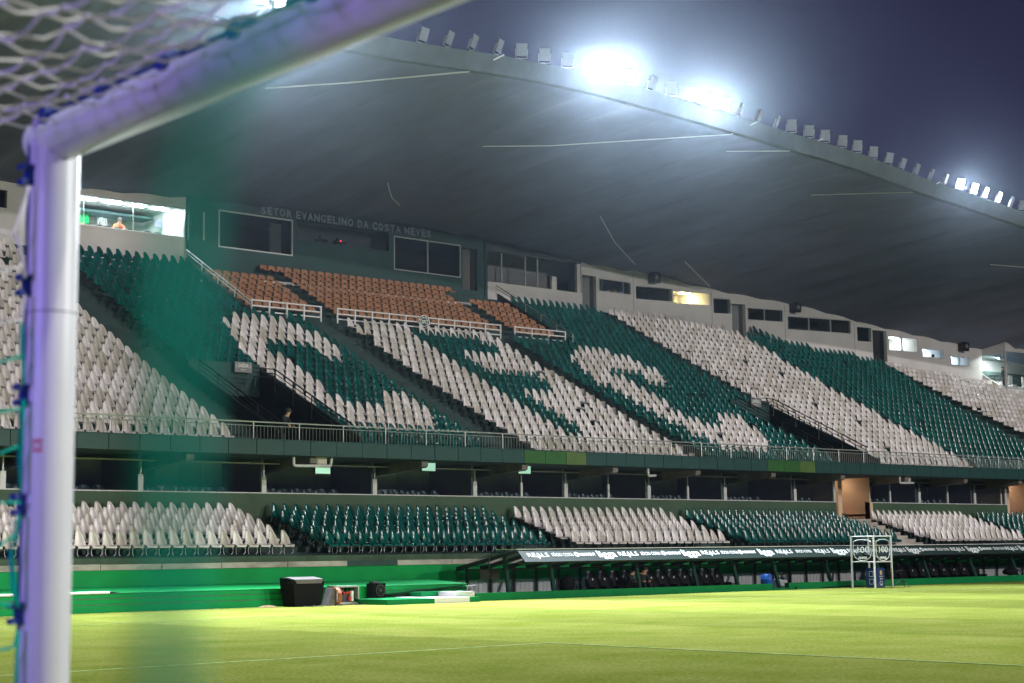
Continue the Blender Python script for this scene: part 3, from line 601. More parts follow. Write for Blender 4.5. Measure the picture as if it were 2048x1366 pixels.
# sector name, one letter after another
sn = thing('sector_name', 'pale metal letters SETOR EVANGELINO DA COSTA NEVES over the dark windows', 'lettering', (43.3, 59.95, 17.0))
body = 'SETOR EVANGELINO DA COSTA NEVES'; wd = {'I': .55, ' ': .50, 'N': 1.1, 'O': 1.08, 'E': .92, 'L': .9}
tot = sum(wd.get(ch, 1.0) for ch in body); x = 38.45; sc = (48.3-38.45)/tot
for ch in body:
    ww = wd.get(ch, 1.0)*sc
    if ch != ' ':
        o = text('letter', ch, Vector((x+ww/2, 59.95, 17.0))-sn.location, (PI/2, 0, 0), .36, M['lamp_body'], sn, ww*(.42 if ch == 'I' else .80), .012, .02); o.matrix_parent_inverse = Matrix()
    x += ww
for i, (x, z) in enumerate(((63.5, 16.28), (72.87, 15.2), (86.1, 13.65))):
    y = wally(x)-.3
    s_ = thing('loudspeaker', 'black loudspeaker under the roof, %s' % ('by the warm lit room', 'over the dark unlit windows', 'by the last small lit windows')[i], 'loudspeaker', (x, y, z), 'loudspeakers under the roof')
    MB().hexa([(x-.25, y-.12, z-.3), (x+.22, y-.2, z-.3), (x+.25, y+.25, z-.25), (x-.2, y+.3, z-.25), (x-.25, y-.2, z+.28), (x+.22, y-.28, z+.28), (x+.25, y+.25, z+.3), (x-.2, y+.3, z+.3)]).build('cabinet', M['rubber'], s_)
    MB().tube([(x-.02, y-.19, z), (x-.02, y-.24, z)], .12, 14).build('cone', M['grey_door'], s_)

# ------------------------------------------------------------------ roof
rf = thing('stand_roof', 'huge ribbed concrete canopy with a pale edge beam over the stand', 'roof', (50, 50, 17))
xs = np.arange(XA-4, XB+8, .38); NT = 16; vs = []; fs = []
for layer in (0, 1):
    for x in xs:
        ze, zw, yw = interp(EDGE, x), interp(TOPW, x), wally(x)+.6
        ph = abs(math.sin(PI*(x-24.65)/2.3))
        for j in range(NT+1):
            t_ = j/NT; ye = interp(EDGEY, x); y = ye+(yw-ye)*t_; amp = .55*math.sin(PI*min(1, t_*1.02)**.8)+.06
            z = ze*(1-t_)+zw*t_+(amp*ph-.12*amp if layer == 0 else .75+.8*t_)+.02
            vs.append((x, y, z))
nx = len(xs); W_ = NT+1; B_ = nx*W_
for i in range(nx-1):
    for j in range(NT):
        a = i*W_+j; fs.append((a, a+1, a+W_+1, a+W_)); fs.append((B_+a, B_+a+W_, B_+a+W_+1, B_+a+1))
    a = i*W_; fs.append((a, a+W_, B_+a+W_, B_+a)); a = i*W_+NT; fs.append((a, B_+a, B_+a+W_, a+W_))
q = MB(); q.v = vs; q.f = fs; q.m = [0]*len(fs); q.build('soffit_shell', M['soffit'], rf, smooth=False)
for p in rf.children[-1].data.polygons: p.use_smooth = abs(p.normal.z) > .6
ex = list(np.arange(XA-4, XB+8, 2.3)); 
for x0, x1 in zip(ex[:-1], ex[1:]):
    z0, z1 = interp(EDGE, x0), interp(EDGE, x1); q = MB()
    a0, a1 = interp(EDGEY, x0)-41, interp(EDGEY, x1)-41
    q.hexa([(x0, 40.72+a0, z0-.02), (x1, 40.72+a1, z1-.02), (x1, 40.99+a1, z1-.02), (x0, 40.99+a0, z0-.02), (x0, 40.45+a0, z0+.60), (x1, 40.45+a1, z1+.60), (x1, 40.99+a1, z1+.60), (x0, 40.99+a0, z0+.60)]); q.build('edge_beam', M['edge'], rf)
for i, pts in enumerate(([(29.24, 45.1, 17.75), (31.66, 43.37, 18.0), (35.05, 40.9, 18.45), (36.3, 40.40, 19.18)], [(41.54, 47.91, 18.07), (43.89, 46.35, 18.15), (48.95, 40.9, 18.33), (50.06, 40.40, 18.95)], [(50.53, 42.59, 18.18), (52.6, 40.9, 18.18), (54.3, 40.40, 18.88)], [(58.6, 44.6, 17.7), (61.6, 40.9, 17.6), (62.73, 40.42, 18.13)], [(74.13, 45.37, 16.15), (77.5, 43.5, 15.95)])):
    s_ = MB(); s_.tube(pts, .022 if i else .03, 5); s_.build('roof_strap', M['strap'], None, label='pale strap stretched under the roof edge, %s from the goal side' % ORD[i], cat='strap', group='straps under the roof edge')
for i, pts in enumerate(([(41.27, 54.09, 17.6), (42.4, 55.3, 17.3), (43.77, 56.5, 17.3)], [(53.12, 53.01, 17.4), (56.72, 55.68, 16.9), (60.64, 58.19, 16.55)], [(62.4, 56.22, 16.6), (66.65, 58.36, 15.95)])):
    MB().tube(pts, .018, 5).build('roof_wire', M['strap'], None, label='thin wire hanging under the roof, %s from the goal side' % ORD[i], cat='wire', group='thin wires under the roof')

# floodlights on the roof edge
def floodlight(lit):
    t_ = thing('floodlight', 'x', 'floodlight'); t_.scale = (.88, .88, .88)
    q = MB(); q.box(-.235, .235, 0, .07, -.27, .27); 
    for i in range(6): q.box(-.2, .2, .07, .13, -.23+.08*i, -.20+.08*i)
    q.build('housing', M['lamp_body'], t_)
    q = MB()
    for c in (0, 1):
        for r_ in range(7): q.box(-.215+c*.22, -.015+c*.22+.01, -.02, -.001, -.25+.073*r_, -.195+.073*r_)
    q.build('lens_grid', M['lit'] if lit else M['lens'], t_)
    MB().box(-.26, -.24, .02, .10, -.34, .03).box(.24, .26, .02, .10, -.34, .03).box(-.26, .26, .02, .10, -.37, -.34).tube([(0, .06, -.37), (0, .06, -.62)], .03).build('bracket', M['steel'], t_)
    return t_
F0, F1 = floodlight(False), floodlight(True)
FL = [(23.7, -1, 0), (26.1, -1, 1), (26.9, -1, 1), (32.88, 10, 0), (34.03, 22, 0), (35.15, 26, 0), (36.33, 24, 0), (37.38, -34, 0), (38.51, -34, 0), (39.67, -34, 0), (40.75, -34, 1), (41.8, -34, 1), (42.85, -20, 1), (44.19, 12, 0), (45.26, -30, 0), (46.3, -30, 1), (47.35, -34, 1), (48.35, -10, 1), (49.37, 32, 0), (50.55, 26, 0), (51.66, 28, 0), (52.53, -40, 0), (53.69, -40, 0), (54.76, -38, 0), (55.95, -32, 0), (57.0, -34, 0), (58.13, -28, 0), (59.29, -14, 0), (60.32, 6, 0), (61.38, 12, 0), (62.52, 24, 0), (63.61, 22, 0), (64.73, -20, 1), (65.86, -6, 1), (66.8, 14, 1), (67.92, 18, 1), (69.03, 20, 0), (69.98, -40, 0), (71.2, -40, 0), (72.4, -38, 0), (73.6, -40, 0)]
uses = {0: 0, 1: 0}; LP = {26.1: 66000, 26.9: 46000, 40.75: 12000, 41.8: 36000, 42.85: 12000, 46.3: 10000, 47.35: 26000, 48.35: 10000, 64.73: 7000, 65.86: 3000, 66.8: 500, 67.92: 300}
cnt = {'a': 0}
for i, (x, yaw, lit) in enumerate(FL):
    fy = interp(EDGEY, x)-.35; z = interp(EDGE, x)+1.02; rot = (math.radians(22), 0, math.radians(yaw))
    src = F1 if lit else F0
    if uses[lit] == 0: o = src; o.location = (x, fy, z); o.rotation_euler = rot
    else: o = copy_tree(src, (x, fy, z), rot)
    uses[lit] += 1
    face = 'turned sideways' if yaw > 5 else 'facing the goal'
    o['label'] = '%s floodlight %s on the roof edge, %s of the row from the goal' % ('glowing' if lit else 'unlit', face, oth(i)); o['group'] = 'floodlights along the roof edge'
    if lit:
        nrm = Vector((math.sin(math.radians(yaw)), -math.cos(math.radians(yaw)), -.35)).normalized()
        l = bpy.data.lights.new('floodlight_beam', 'SPOT'); l.spot_size = math.radians(112); l.spot_blend = .35; l.energy = LP[x]; l.color = (.80, .90, 1); l.shadow_soft_size = .12
        lo = bpy.data.objects.new('floodlight_beam', l); COL.objects.link(lo); lo.location = Vector((x, fy, z))+nrm*.30; lo.rotation_euler = Vector((-.22, -.80, -.50)).to_track_quat('-Z', 'Y').to_euler()

# ------------------------------------------------------------------ seats
def seat_mesh(name, m, short=False, lat=5):
    if short: sec = [(-.20, -.03, .18), (-.17, .02, .20), (0, .0, .205), (.14, .01, .20), (.19, .08, .205), (.215, .19, .20), (.235, .27, .15), (.24, .30, .07)]
    else: sec = [(-.20, -.03, .165), (-.175, .012, .185), (-.06, .0, .19), (.07, -.006, .185), (.15, .03, .178), (.192, .12, .166), (.216, .24, .142), (.228, .35, .108), (.234, .43, .074), (.246, .472, .046), (.268, .488, .020)]
    wrap = {4: .10, 5: .15, 6: .13, 7: .08, 8: .045, 9: .015} if not short else {4: .06, 5: .09, 6: .06, 7: .02}; rise = {0: .0, 1: .02, 2: .05, 3: .07, 4: .06}
    us = np.linspace(-1, 1, lat); vs = []; ns = len(sec)
    for layer in (0, 1):
        for i, (y, z, hw) in enumerate(sec):
            b_ = i >= ns-(4 if short else 5)
            for u in us:
                e = u*u; yy = y-wrap.get(i, 0)*e; zz = z+rise.get(i, 0)*e*(1 if not b_ or i == 4 else 0)
                if layer: yy += .016 if i >= ns-5 else .0; zz -= .016 if i < ns-5 else .0
                vs.append((u*hw, yy, zz))
    fs = []; W2 = lat; B2 = ns*lat
    for i in range(ns-1):
        for j in range(lat-1):
            a = i*W2+j; fs.append((a, a+1, a+W2+1, a+W2)); fs.append((B2+a, B2+a+W2, B2+a+W2+1, B2+a+1))
        for j in (0, lat-1):
            a = i*W2+j; f = (a, a+W2, B2+a+W2, B2+a); fs.append(f if j == 0 else f[::-1])
    for i in (0, ns-1):
        for j in range(lat-1): a = i*W2+j; f = (a, B2+a, B2+a+1, a+1); fs.append(f if i == 0 else f[::-1])
    q = MB(); q.v = vs; q.f = fs; q.m = [0]*len(fs); return q.mesh(name, m, True)
SM = {c: seat_mesh('seat_shell', M[n_], False, 7) for c, n_ in (('W', 'white_seat'), ('G', 'green_seat'))}
SH = {c: seat_mesh('seat_shell', M[n_], True) for c, n_ in (('W', 'white_seat'), ('G', 'green_seat'), ('B', 'brown_seat'), ('K', 'dark_seat'))}
def legm(m):
    q = MB()
    for s_ in (-1, 1): q.tube([(s_*.05, -.10, -.035), (s_*.16, -.12, -.05), (s_*.165, -.13, -.20), (s_*.12, -.10, -.26)], .011, 5)
    q.box(-.2, .2, -.06, -.03, -.055, -.035); return q.mesh('leg_frame', m)
LEG = {'W': legm(M['white_paint']), 'G': legm(M['steel'])}
C1 = ['0', '0', 'ff8', 'ffc', 'ffe', '1e1e', '1c0e', '1e00', '1e00', '1e00', '1e00', '1e00', '1c0c', 'e0e', 'ffe', '7fe', '7fc', '3f8']
G2 = ['0', '0', 'c00', 'e00', 'e00', 'e00', 'e00', 'e00', 'e00', 'ff0', 'ff8', 'ff8', 'e00', 'e00', 'e00', 'ff8', 'ffc', 'ff8']
C3 = ['0', 'fe000', 'ff800', '1ffc00', 'ffe00', '1f1f00', '1e0f00', '1e0000', '1f0000', '1f0000', '1f0000', '3f0000', '1f1c00', '1e0e00', 'fff00', 'ffe00', '3fe00', 'f800']
def bit(rows, k, i, nn): return k < len(rows) and (int(rows[k], 16) >> (nn-1-i)) & 1
SP = .43
seats = []    # (x, y, z, colour, style, block, row, index)
for nm, a, b_, c in LBL:
    nn = int(round((b_-a)/SP))
    for k in range(6):
        for i in range(nn): seats.append((a+SP*(i+.5), YL[k]+.2, ZL[k], c, 'L', 'low'+nm, k, nn-1-i))
def upper(nm, x0, nn, colour, kmax=27, skip=lambda x, k: False, style='U'):
    for k in range(kmax+1):
        for i in range(nn):
            x = x0+SP*(i+.5)
            if skip(x, k) or yr(k) > wally(x)-.75: continue
            if random.random() < .012 and k > 1: continue
            seats.append((x+random.uniform(-.01, .01), yr(k)+.2, zr(k)+.02, colour(k, i) if callable(colour) else colour, style, nm, k, nn-1-i))
upper('upA', 26.25-SP*40, 40, 'W')
upper('upB', 28.2, 20, lambda k, i: 'W' if bit(C1, k, i, 20) else 'G', 27, lambda x, k: (x < 31.15 and k < 10) or (k > 18 and x > 34.2))
upper('upC', 38.92, 19, lambda k, i: 'G' if bit(G2, k, i, 19) else 'W', 18)
upper('upD', 48.3, 24, lambda k, i: 'W' if bit(C3, k, i, 24) else 'G', 27, lambda x, k: (x > 56.5 and k < 10) or (k > 18 and x < 52.5))
upper('upE', 59.42, 22, 'W', 27, lambda x, k: x > 66.75+.075*k)
upper('upF', 67.2, 28, 'G', 27, lambda x, k: x < 67.15+.065*k or x > 75.4+.155*k)
upper('upG', 78.95, 46, 'W', 27, lambda x, k: False, 'S')
random.seed(11)
brown = []
for k in range(20, 28):
    for i in range(40):
        x = 34.95+.445*i
        if x < 38.2: ok = 20 <= k <= 25
        elif x < 39.25: ok = k == 27
        elif x < 48.45: ok = True
        elif x < 49.3: ok = k == 27
        elif x < 52.1: ok = 20 <= k <= 25
        else: ok = False
        if ok: brown.append((x, yr(k)+.2, zr(k)+.04, k, i))
# the ones that show largest become objects of their own
def depth(s_): return (Vector(s_[:3])-CAM).dot(fw)
def inview(s_):
    d = Vector(s_[:3])-CAM; z = d.dot(fw); px = 1024+3352*d.dot(rr)/z; py = 683-3352*d.dot(uu)/z
    return (150 < px < 2044 or -5 < px < 25) and 0 < py < 1366
order = sorted([i for i, s_ in enumerate(seats) if inview(s_)], key=lambda i: depth(seats[i]))
single = set(order[:300])
BN = {'lowA': 'lower white block behind the goalpost', 'lowB': 'lower green block beside it', 'lowC': 'lower white block behind the dugout', 'upA': 'upper white block beside the goalpost', 'upB': 'upper block with the white C', 'lowD': 'lower green block by the corridor'}
BN['lowB'] = 'first lower green block'
for i in sorted(single):
    x, y, z, c, st_, nm, k, idx = seats[i]
    cn = 'white' if c == 'W' else 'green'
    o = link('stadium_seat', SM[c], None, label='%s seat, %s from the aisle, %s row up, %s' % (cn, oth(idx), oth(k), BN.get(nm, 'tier')), cat='seat', group='moulded stadium seats')
    o.location = (x, y, z); o.rotation_euler = (random.uniform(-.02, .02), 0, random.uniform(-.03, .03))
    if st_ == 'L':
        l = bpy.data.objects.new('leg_frame', LEG[c]); COL.objects.link(l); l.parent = o
# all the others as one mass
def mass(name, items, meshes, label):
    V, Fc, MI, off = [], [], [], 0; mats = []
    for ci, me in enumerate(meshes):
        sel = [t_ for t_ in items if t_[3] == ci]
        mats.append(me.materials[0])
        if not sel: continue
        v = np.empty(len(me.vertices)*3); me.vertices.foreach_get('co', v); v = v.reshape(-1, 3)
        f = np.array([list(p.vertices) for p in me.polygons])
        P = np.array([t_[:3] for t_ in sel]); rz = np.random.uniform(-.06, .06, len(sel)); rx = np.random.uniform(-.07, .05, len(sel))
        c_, s_ = np.cos(rz)[:, None], np.sin(rz)[:, None]
        X = v[None, :, 0]*c_-v[None, :, 1]*s_; Y = v[None, :, 0]*s_+v[None, :, 1]*c_; Z = v[None, :, 2]+v[None, :, 1]*rx[:, None]
        A = np.stack([X, Y, Z], 2)+P[:, None, :]
        Fa = f[None]+(np.arange(len(sel))*len(v))[:, None, None]+off
        V.append(A.reshape(-1, 3)); Fc.append(Fa.reshape(-1, 4)); MI.append(np.full(len(sel)*len(f), ci)); off += len(sel)*len(v)
    V = np.concatenate(V); Fc = np.concatenate(Fc); MI = np.concatenate(MI)
    me = bpy.data.meshes.new(name); me.vertices.add(len(V)); me.vertices.foreach_set('co', V.ravel()); me.loops.add(Fc.size); me.loops.foreach_set('vertex_index', Fc.ravel().astype(np.int32))
    me.polygons.add(len(Fc)); me.polygons.foreach_set('loop_start', np.arange(0, Fc.size, 4, dtype=np.int32)); me.polygons.foreach_set('material_index', MI.astype(np.int32)); me.polygons.foreach_set('use_smooth', np.ones(len(Fc), dtype=bool))
    for m in mats: me.materials.append(m)
    me.update(calc_edges=True); me.validate()
    return link(name, me, None, label=label, kind='stuff')
SL = {c: seat_mesh('seat_shell_far', M[n_], False, 5) for c, n_ in (('W', 'white_seat'), ('G', 'green_seat'))}
items = []
for i, s_ in enumerate(seats):
    if i in single: continue
    items.append((s_[0], s_[1], s_[2], 2 if s_[4] == 'S' else (0 if s_[3] == 'W' else 1)))
for i in range(130):   # seats inside the glass boxes
    x = 20+.5*i
    if not any(p-.3 < x < q_+.3 for p, q_ in OPEN) and i % 9 < 7: items.append((x, 44.7, 3.46, 3))
for i in range(7): items.append((69.9+.43*i, wally(69.9+.43*i)-.5, zr(25)+.1-.14*i, 1))
mass('stadium_seats', items, [SL['W'], SL['G'], SH['W'], SH['K']], 'the remaining white and green seats filling both tiers')
nleg = {}
for x, y, z, k, i in brown:
    o = link('padded_seat', SH['B'], None, label='brown padded seat, row %s above the white fence, %s along from the goal side' % (ORD[k-20], oth(i)), cat='seat', group='brown padded seats')
    o.location = (x, y, z); o.rotation_euler = (0, 0, random.uniform(-.04, .04)); o.scale = (.93, 1, .95)
for i in range(9):
    o = link('box_seat', SH['K' if i < 3 or i > 6 else 'G'], None, label='%s seat at the sill of the bright room, %s from the goal post' % ('black' if i < 3 or i > 6 else 'green', oth(i)), cat='seat', group='seats in the bright room')
    o.location = (29.9+.48*i, 60.62, 15.30); o.scale = (1, 1, .9)
MB().box(38.2, 50.2, yr(26.7), yr(26.7)+.03, zr(26)-.25, zr(26)-.12).build('pale_riser', M['white_paint'], ut)
# bare concrete seat plinths showing along the aisles
for i in range(14):
    k = 1+i; MB().box(47.95, 48.30, yr(k)+.12, yr(k)+.45, zr(k)-.399, zr(k)-.12).build('bare_plinth', M['concrete'], ut)
for i in range(22):
    k = 1+i; x = 66.62+.07*k; MB().box(x+.02, x+.48, yr(k)+.12, yr(k)+.45, zr(k)-.399, zr(k)-.10).build('bare_plinth', M['concrete'], ut)

# ------------------------------------------------------------------ dugout
dg = thing('dugout', 'long team dugout with a green sponsor banner along its roof', 'dugout', (50, 37, 0))
DX0, DX1 = 33.05, 92
MB().hexa([(DX0, 35.9, 1.155), (DX1, 35.9, 1.155), (DX1, 35.93, 1.14), (DX0, 35.93, 1.14), (DX0, 36.3, 1.54), (DX1, 36.3, 1.54), (DX1, 36.33, 1.525), (DX0, 36.33, 1.525)]).build('banner', mat('banner_green', (.005, .017, .013), .6, .06, .6, spec=.15), dg)
MB().box(DX0-.02, DX1, 36.27, 37.3, 1.541, 1.562).build('roof_cap', M['white_paint'], dg)
q = MB()
nb = int((DX1-DX0)/1.01)
for i in range(nb):
    x = DX0+1.01*i
    q.hexa([(x+.10, 37.32, 1.535), (x+.93, 37.32, 1.535), (x+.93, 39.2, .99), (x+.10, 39.2, .99), (x+.10, 37.32, 1.55), (x+.93, 37.32, 1.55), (x+.93, 39.2, 1.005), (x+.10, 39.2, 1.005)])
q.build('roof_sheet', CLEAR, dg)
for i in range(nb+1):
    x = DX0+1.01*i
    MB().hexa([(x-.04, 36.3, 1.44), (x+.04, 36.3, 1.44), (x+.04, 39.3, .86), (x-.04, 39.3, .86), (x-.04, 36.3, 1.53), (x+.04, 36.3, 1.53), (x+.04, 39.3, 1.0), (x-.04, 39.3, 1.0)]).build('rafter', M['black_steel'], dg)
    MB().box(x-.035, x+.035, 38.75, 38.83, .02, .98).build('back_post', M['black_steel'], dg)
MB().box(DX0, DX1, 38.70, 38.76, .88, .94).build('back_rail', M['black_steel'], dg)
MB().box(DX0, DX1, 36.28, 36.34, 1.09, 1.14).build('front_rail', M['black_steel'], dg)
for x in (33.3, 35.2, 39.1, 41.9, 44.0, 46.2, 49.2, 52.3, 55.4, 58.6, 61.7, 64.8, 68, 71):
    MB().hexa([(x-.75, 36.12, .0), (x-.63, 36.12, .0), (x-.63, 36.22, .0), (x-.75, 36.22, .0), (x-.1, 37.1, 1.42), (x+.02, 37.1, 1.42), (x+.02, 37.2, 1.42), (x-.1, 37.2, 1.42)]).build('leaning_post', mat('dark_green_steel', (.01, .045, .038), .45), dg)
MB().box(DX0-1.2, DX1, 36.06, 39.49, -.2, .04).build('floor', M['step'], dg)
TX = [('REALS', 33.1, 33.99), ('SC', 34.14, 35.05), ('N', 35.11, 36.06), ('ligga', 36.15, 36.97), ('REALS', 37.11, 38.01), ('SC', 38.15, 39.08), ('N', 39.13, 40.1), ('ligga', 40.15, 41.0), ('REALS', 41.12, 42.01), ('SC', 42.12, 43.0), ('N', 43.03, 43.96), ('ligga', 44.12, 44.88), ('REALS', 45.07, 45.96), ('SC', 46.18, 47.06), ('REALS', 47.26, 48.1), ('ligga', 48.25, 49.11), ('REALS', 49.2, 50.01), ('SC', 50.15, 51.0), ('SC', 51.19, 51.97), ('REALS', 52.04, 52.8), ('ligga', 52.93, 53.68), ('N', 53.75, 54.77), ('SC', 54.88, 55.69), ('REALS', 55.82, 56.75), ('ligga', 56.93, 57.74), ('N', 57.81, 58.74), ('SC', 58.85, 59.65), ('REALS', 59.72, 60.62), ('ligga', 60.77, 61.6)]
ban = dg.children[0]; tilt = math.atan2(.385, .40)
def on_banner(f, lift=.006): return 35.9+.4*f-lift*math.sin(tilt), 1.155+.385*f+lift*math.cos(tilt)
for wd_, a, b_ in TX:
    a += .22; b_ += .22
    yb_, zb_ = on_banner(.52)
    if wd_ == 'N':
        text('sponsor_lettering', 'NEODENT', ((a+.25+b_)/2, yb_, zb_), (tilt, 0, 0), .125, M['print_white'], ban, b_-a-.27, .004)
        MB().add([(a+.12+.105*math.cos(t_*PI/8), *on_banner(.55+.105*math.sin(t_*PI/8)/.555, .006)) for t_ in range(16)], [tuple(range(16))]).add([(a+.11+.05*math.cos(t_*PI/6+.4), *on_banner(.53+.05*math.sin(t_*PI/6+.4)/.555, .009)) for t_ in range(12)], [tuple(range(12))], 1).build('sponsor_dot', [M['print_white'], M['green_wall']], ban)
    else:
        text('sponsor_lettering', {'SC': 'SÓCIO COXA'}.get(wd_, wd_), ((a+b_)/2, yb_, zb_ if wd_ != 'ligga' else zb_), (tilt, 0, 0), {'SC': .15, 'REALS': .19, 'ligga': .30}[wd_], M['print_white'], ban, b_-a, .006 if wd_ == 'ligga' else .001)
        if wd_ == 'REALS': MB().add([((a+b_)/2+dx, *on_banner(.40+dy, .007)) for dx, dy in ((-.05, 0), (0, -.22), (.05, 0), (0, .06))], [(0, 1, 2, 3)]).build('sponsor_mark', M['print_white'], ban)
# white back panels of the dugout
dp = thing('dugout_back_wall', 'low white panelled wall at the back of the dugout', 'wall', (50, 38.9, 0))
for i in range(int((DX1-DX0)/1.01)):
    x = DX0-.9+1.01*i; q = MB().box(x+.006, x+1.004, 38.90, 38.95, .04, .56)
    for j in range(5): q.box(x+.08+.19*j, x+.12+.19*j, 38.885, 38.90, .06, .54)
    q.build('panel', M['panel'], dp)
MB().box(DX0-1.0, DX1, 38.80, 38.9, .56, .585).build('ledge', M['wall_green'], dp)
# front kerb of the dugout
kb = thing('dugout_kerb', 'green painted kerb along the front of the dugout', 'kerb', (50, 35.9, 0))
for a, b_, h in ((31.0, 44.75, .235), (44.78, 45.6, .07), (45.63, 52.0, .24), (52.01, DX1, .25)):
    MB().box(a, b_, 35.85, 36.05, -.02, h).build('kerb_block', M['kerb_green'], kb)
MB().box(46.0, 52.9, 35.78, 35.849, -.02, .10).build('kerb_block', M['kerb_green'], kb)
MB().tube([(47.4, 35.74, .02), (48.3, 35.70, .05), (50.2, 35.72, .03)], .02, 6).build('hose', M['black'], None, label='dark hose lying on the grass at the dugout kerb', cat='hose')
# team seats
def bench_seat():
    q = MB(); P = [(-.26, .05), (.26, .05)]
    prof = [(.20, -.02, .20), (.22, .12, .25), (.27, .30, .265), (.31, .40, .24), (.34, .46, .15), (.36, .54, .13), (.37, .60, .10), (.375, .62, .05)]
    vs = []; n_ = len(prof)
    for (y, z, hw) in prof:
        for u in (-1, -.5, 0, .5, 1): vs.append((u*hw, y-.10*u*u, z))
    for (y, z, hw) in prof:
        for u in (-1, -.5, 0, .5, 1): vs.append((u*hw, y+.08, z))
    fs = []; B2 = n_*5
    for i in range(n_-1):
        for j in range(4): a = i*5+j; fs += [(a, a+1, a+6, a+5), (B2+a, B2+a+5, B2+a+6, B2+a+1)]
        for j in (0, 4): a = i*5+j; fs.append((a, a+5, B2+a+5, B2+a))
    for j in range(4): a = (n_-1)*5+j; fs.append((a, a+1, B2+a+1, B2+a))
    q.add(vs, fs)
    return q
BS = bench_seat().mesh('backrest', M['benchseat'], True)
CU = MB().box(-.24, .24, -.22, .24, -.10, .0).box(-.29, -.24, -.2, .2, -.1, .12).box(.24, .29, -.2, .2, -.1, .12).mesh('cushion', M['benchseat'])
MBD = MB().add([(.035*math.cos(t_*PI/5), .158, .46+.04*math.sin(t_*PI/5)) for t_ in range(10)], [tuple(range(10))]).mesh('crest_badge', M['tin'])
BX = [37.44+.562*i for i in range(12)]+[53.9+.72*i for i in range(9)]
for i, x in enumerate(BX):
    second = i >= 12
    o = thing('dugout_chair', 'black padded dugout chair, %s of the %s' % (ORD[i-12 if second else i], 'group beyond the glass booth' if second else 'group around the two seated men'), 'chair', (x, 37.25, .18), 'black dugout chairs')
    for nm, me in (('backrest', BS), ('cushion', CU)):
        c = bpy.data.objects.new(nm, me); COL.objects.link(c); c.parent = o
    c = bpy.data.objects.new('crest_badge', MBD); COL.objects.link(c); c.parent = o; c.location = (0, .075, -.12)
def bag(name, x, y, z, sx_, sy_, sz_, label, m):
    o = thing(name, label, 'bag', (x, y, z)); q = MB(); q.sphere((x, y, z+sz_*.55), 1, 14, 9, 0, (sx_, sy_, sz_*.6))
    for i, v in enumerate(q.v): rnd = random.Random(i); q.v[i] = (v[0]+rnd.uniform(-.02, .02), v[1], max(z, v[2]+rnd.uniform(-.03, .03)))
    q.build('bag_body', m, o, smooth=True); MB().tube([(x+sx_*.5, y-.1, z+sz_), (x+sx_*1.15, y-.12, z+sz_*.7), (x+sx_*1.05, y-.1, z+.12)], .025, 6).build('bag_strap', m, o)
bag('kit_bag', 35.45, 36.6, .15, .30, .22, .46, 'black kit bag heaped against a leaning dugout post', M['black'])
bag('kit_bag', 61.0, 36.6, .24, .50, .25, .26, 'low black kit bag in the dugout past the second group of chairs', M['black'])
o = thing('dugout_screen', 'black flat screen under the open end of the dugout', 'screen', (32.9, 37.4, .75))
MB().box(32.45, 33.25, 37.40, 37.45, .62, .92).build('panel', M['rubber'], o); MB().tube([(32.85, 37.43, .92), (32.85, 37.43, 1.4)], .02).build('bracket', M['black_steel'], o)
o = thing('water_barrel', 'blue plastic barrel standing in the dugout', 'barrel', (46.1, 37.3, .12))
MB().tube([(46.1, 37.3, .10), (46.1, 37.3, .14), (46.1, 37.3, .32), (46.1, 37.3, .34), (46.1, 37.3, .36), (46.1, 37.3, .50), (46.1, 37.3, .53)], [.19, .215, .215, .23, .215, .215, .18], 18).build('drum', M['barrel'], o, smooth=True); MB().tube([(46.1, 37.3, .53), (46.1, 37.3, .56)], .12, 14).build('lid', M['barrel'], o)
o = thing('equipment_box', 'small pale metal box beside the blue barrel', 'box', (46.75, 37.2, .12))
MB().box(46.5, 47.05, 37.1, 37.5, .10, .32).build('case', M['tin'], o); MB().box(46.53, 46.62, 37.09, 37.10, .16, .27).build('latch', M['rubber'], o)

# ------------------------------------------------------------------ monitor booth by the touchline
bo = thing('monitor_booth', 'clear acrylic video monitor booth with a thin white frame', 'booth', (49.0, 34.7, 0))
bx0, bx1, by0, by1, bz = 48.50, 49.53, 34.20, 35.22, 1.90
for x, y in ((bx0, by0), (bx1, by0), (bx1, by1), (bx0, by1)): MB().box(x-.025, x+.025, y-.025, y+.025, 0, bz).build('upright', M['white_paint'], bo)
for z in (.97, bz):
    for a, c in (((bx0, by0), (bx1, by0)), ((bx1, by0), (bx1, by1)), ((bx1, by1), (bx0, by1)), ((bx0, by1), (bx0, by0))):
        if z < 1 and a not in ((bx0, by0), (bx0, by1)): continue
        MB().tube([(a[0], a[1], z-.02), (c[0], c[1], z-.02)], .02, 6).build('cross_bar', M['white_paint'], bo)
MB().box(bx0+.03, bx1-.03, by0-.004, by0+.004, .02, bz-.05).build('pane', CLEAR, bo); MB().box(bx0-.004, bx0+.004, by0+.03, by1-.03, .02, bz-.05).build('pane', CLEAR, bo); MB().box(bx0+.03, bx1-.03, by1-.004, by1+.004, .02, bz-.05).build('pane', CLEAR, bo)
MB().box(bx0+.03, bx1-.03, by0+.03, by1-.03, bz-.012, bz-.004).build('roof_pane', CLEAR, bo)
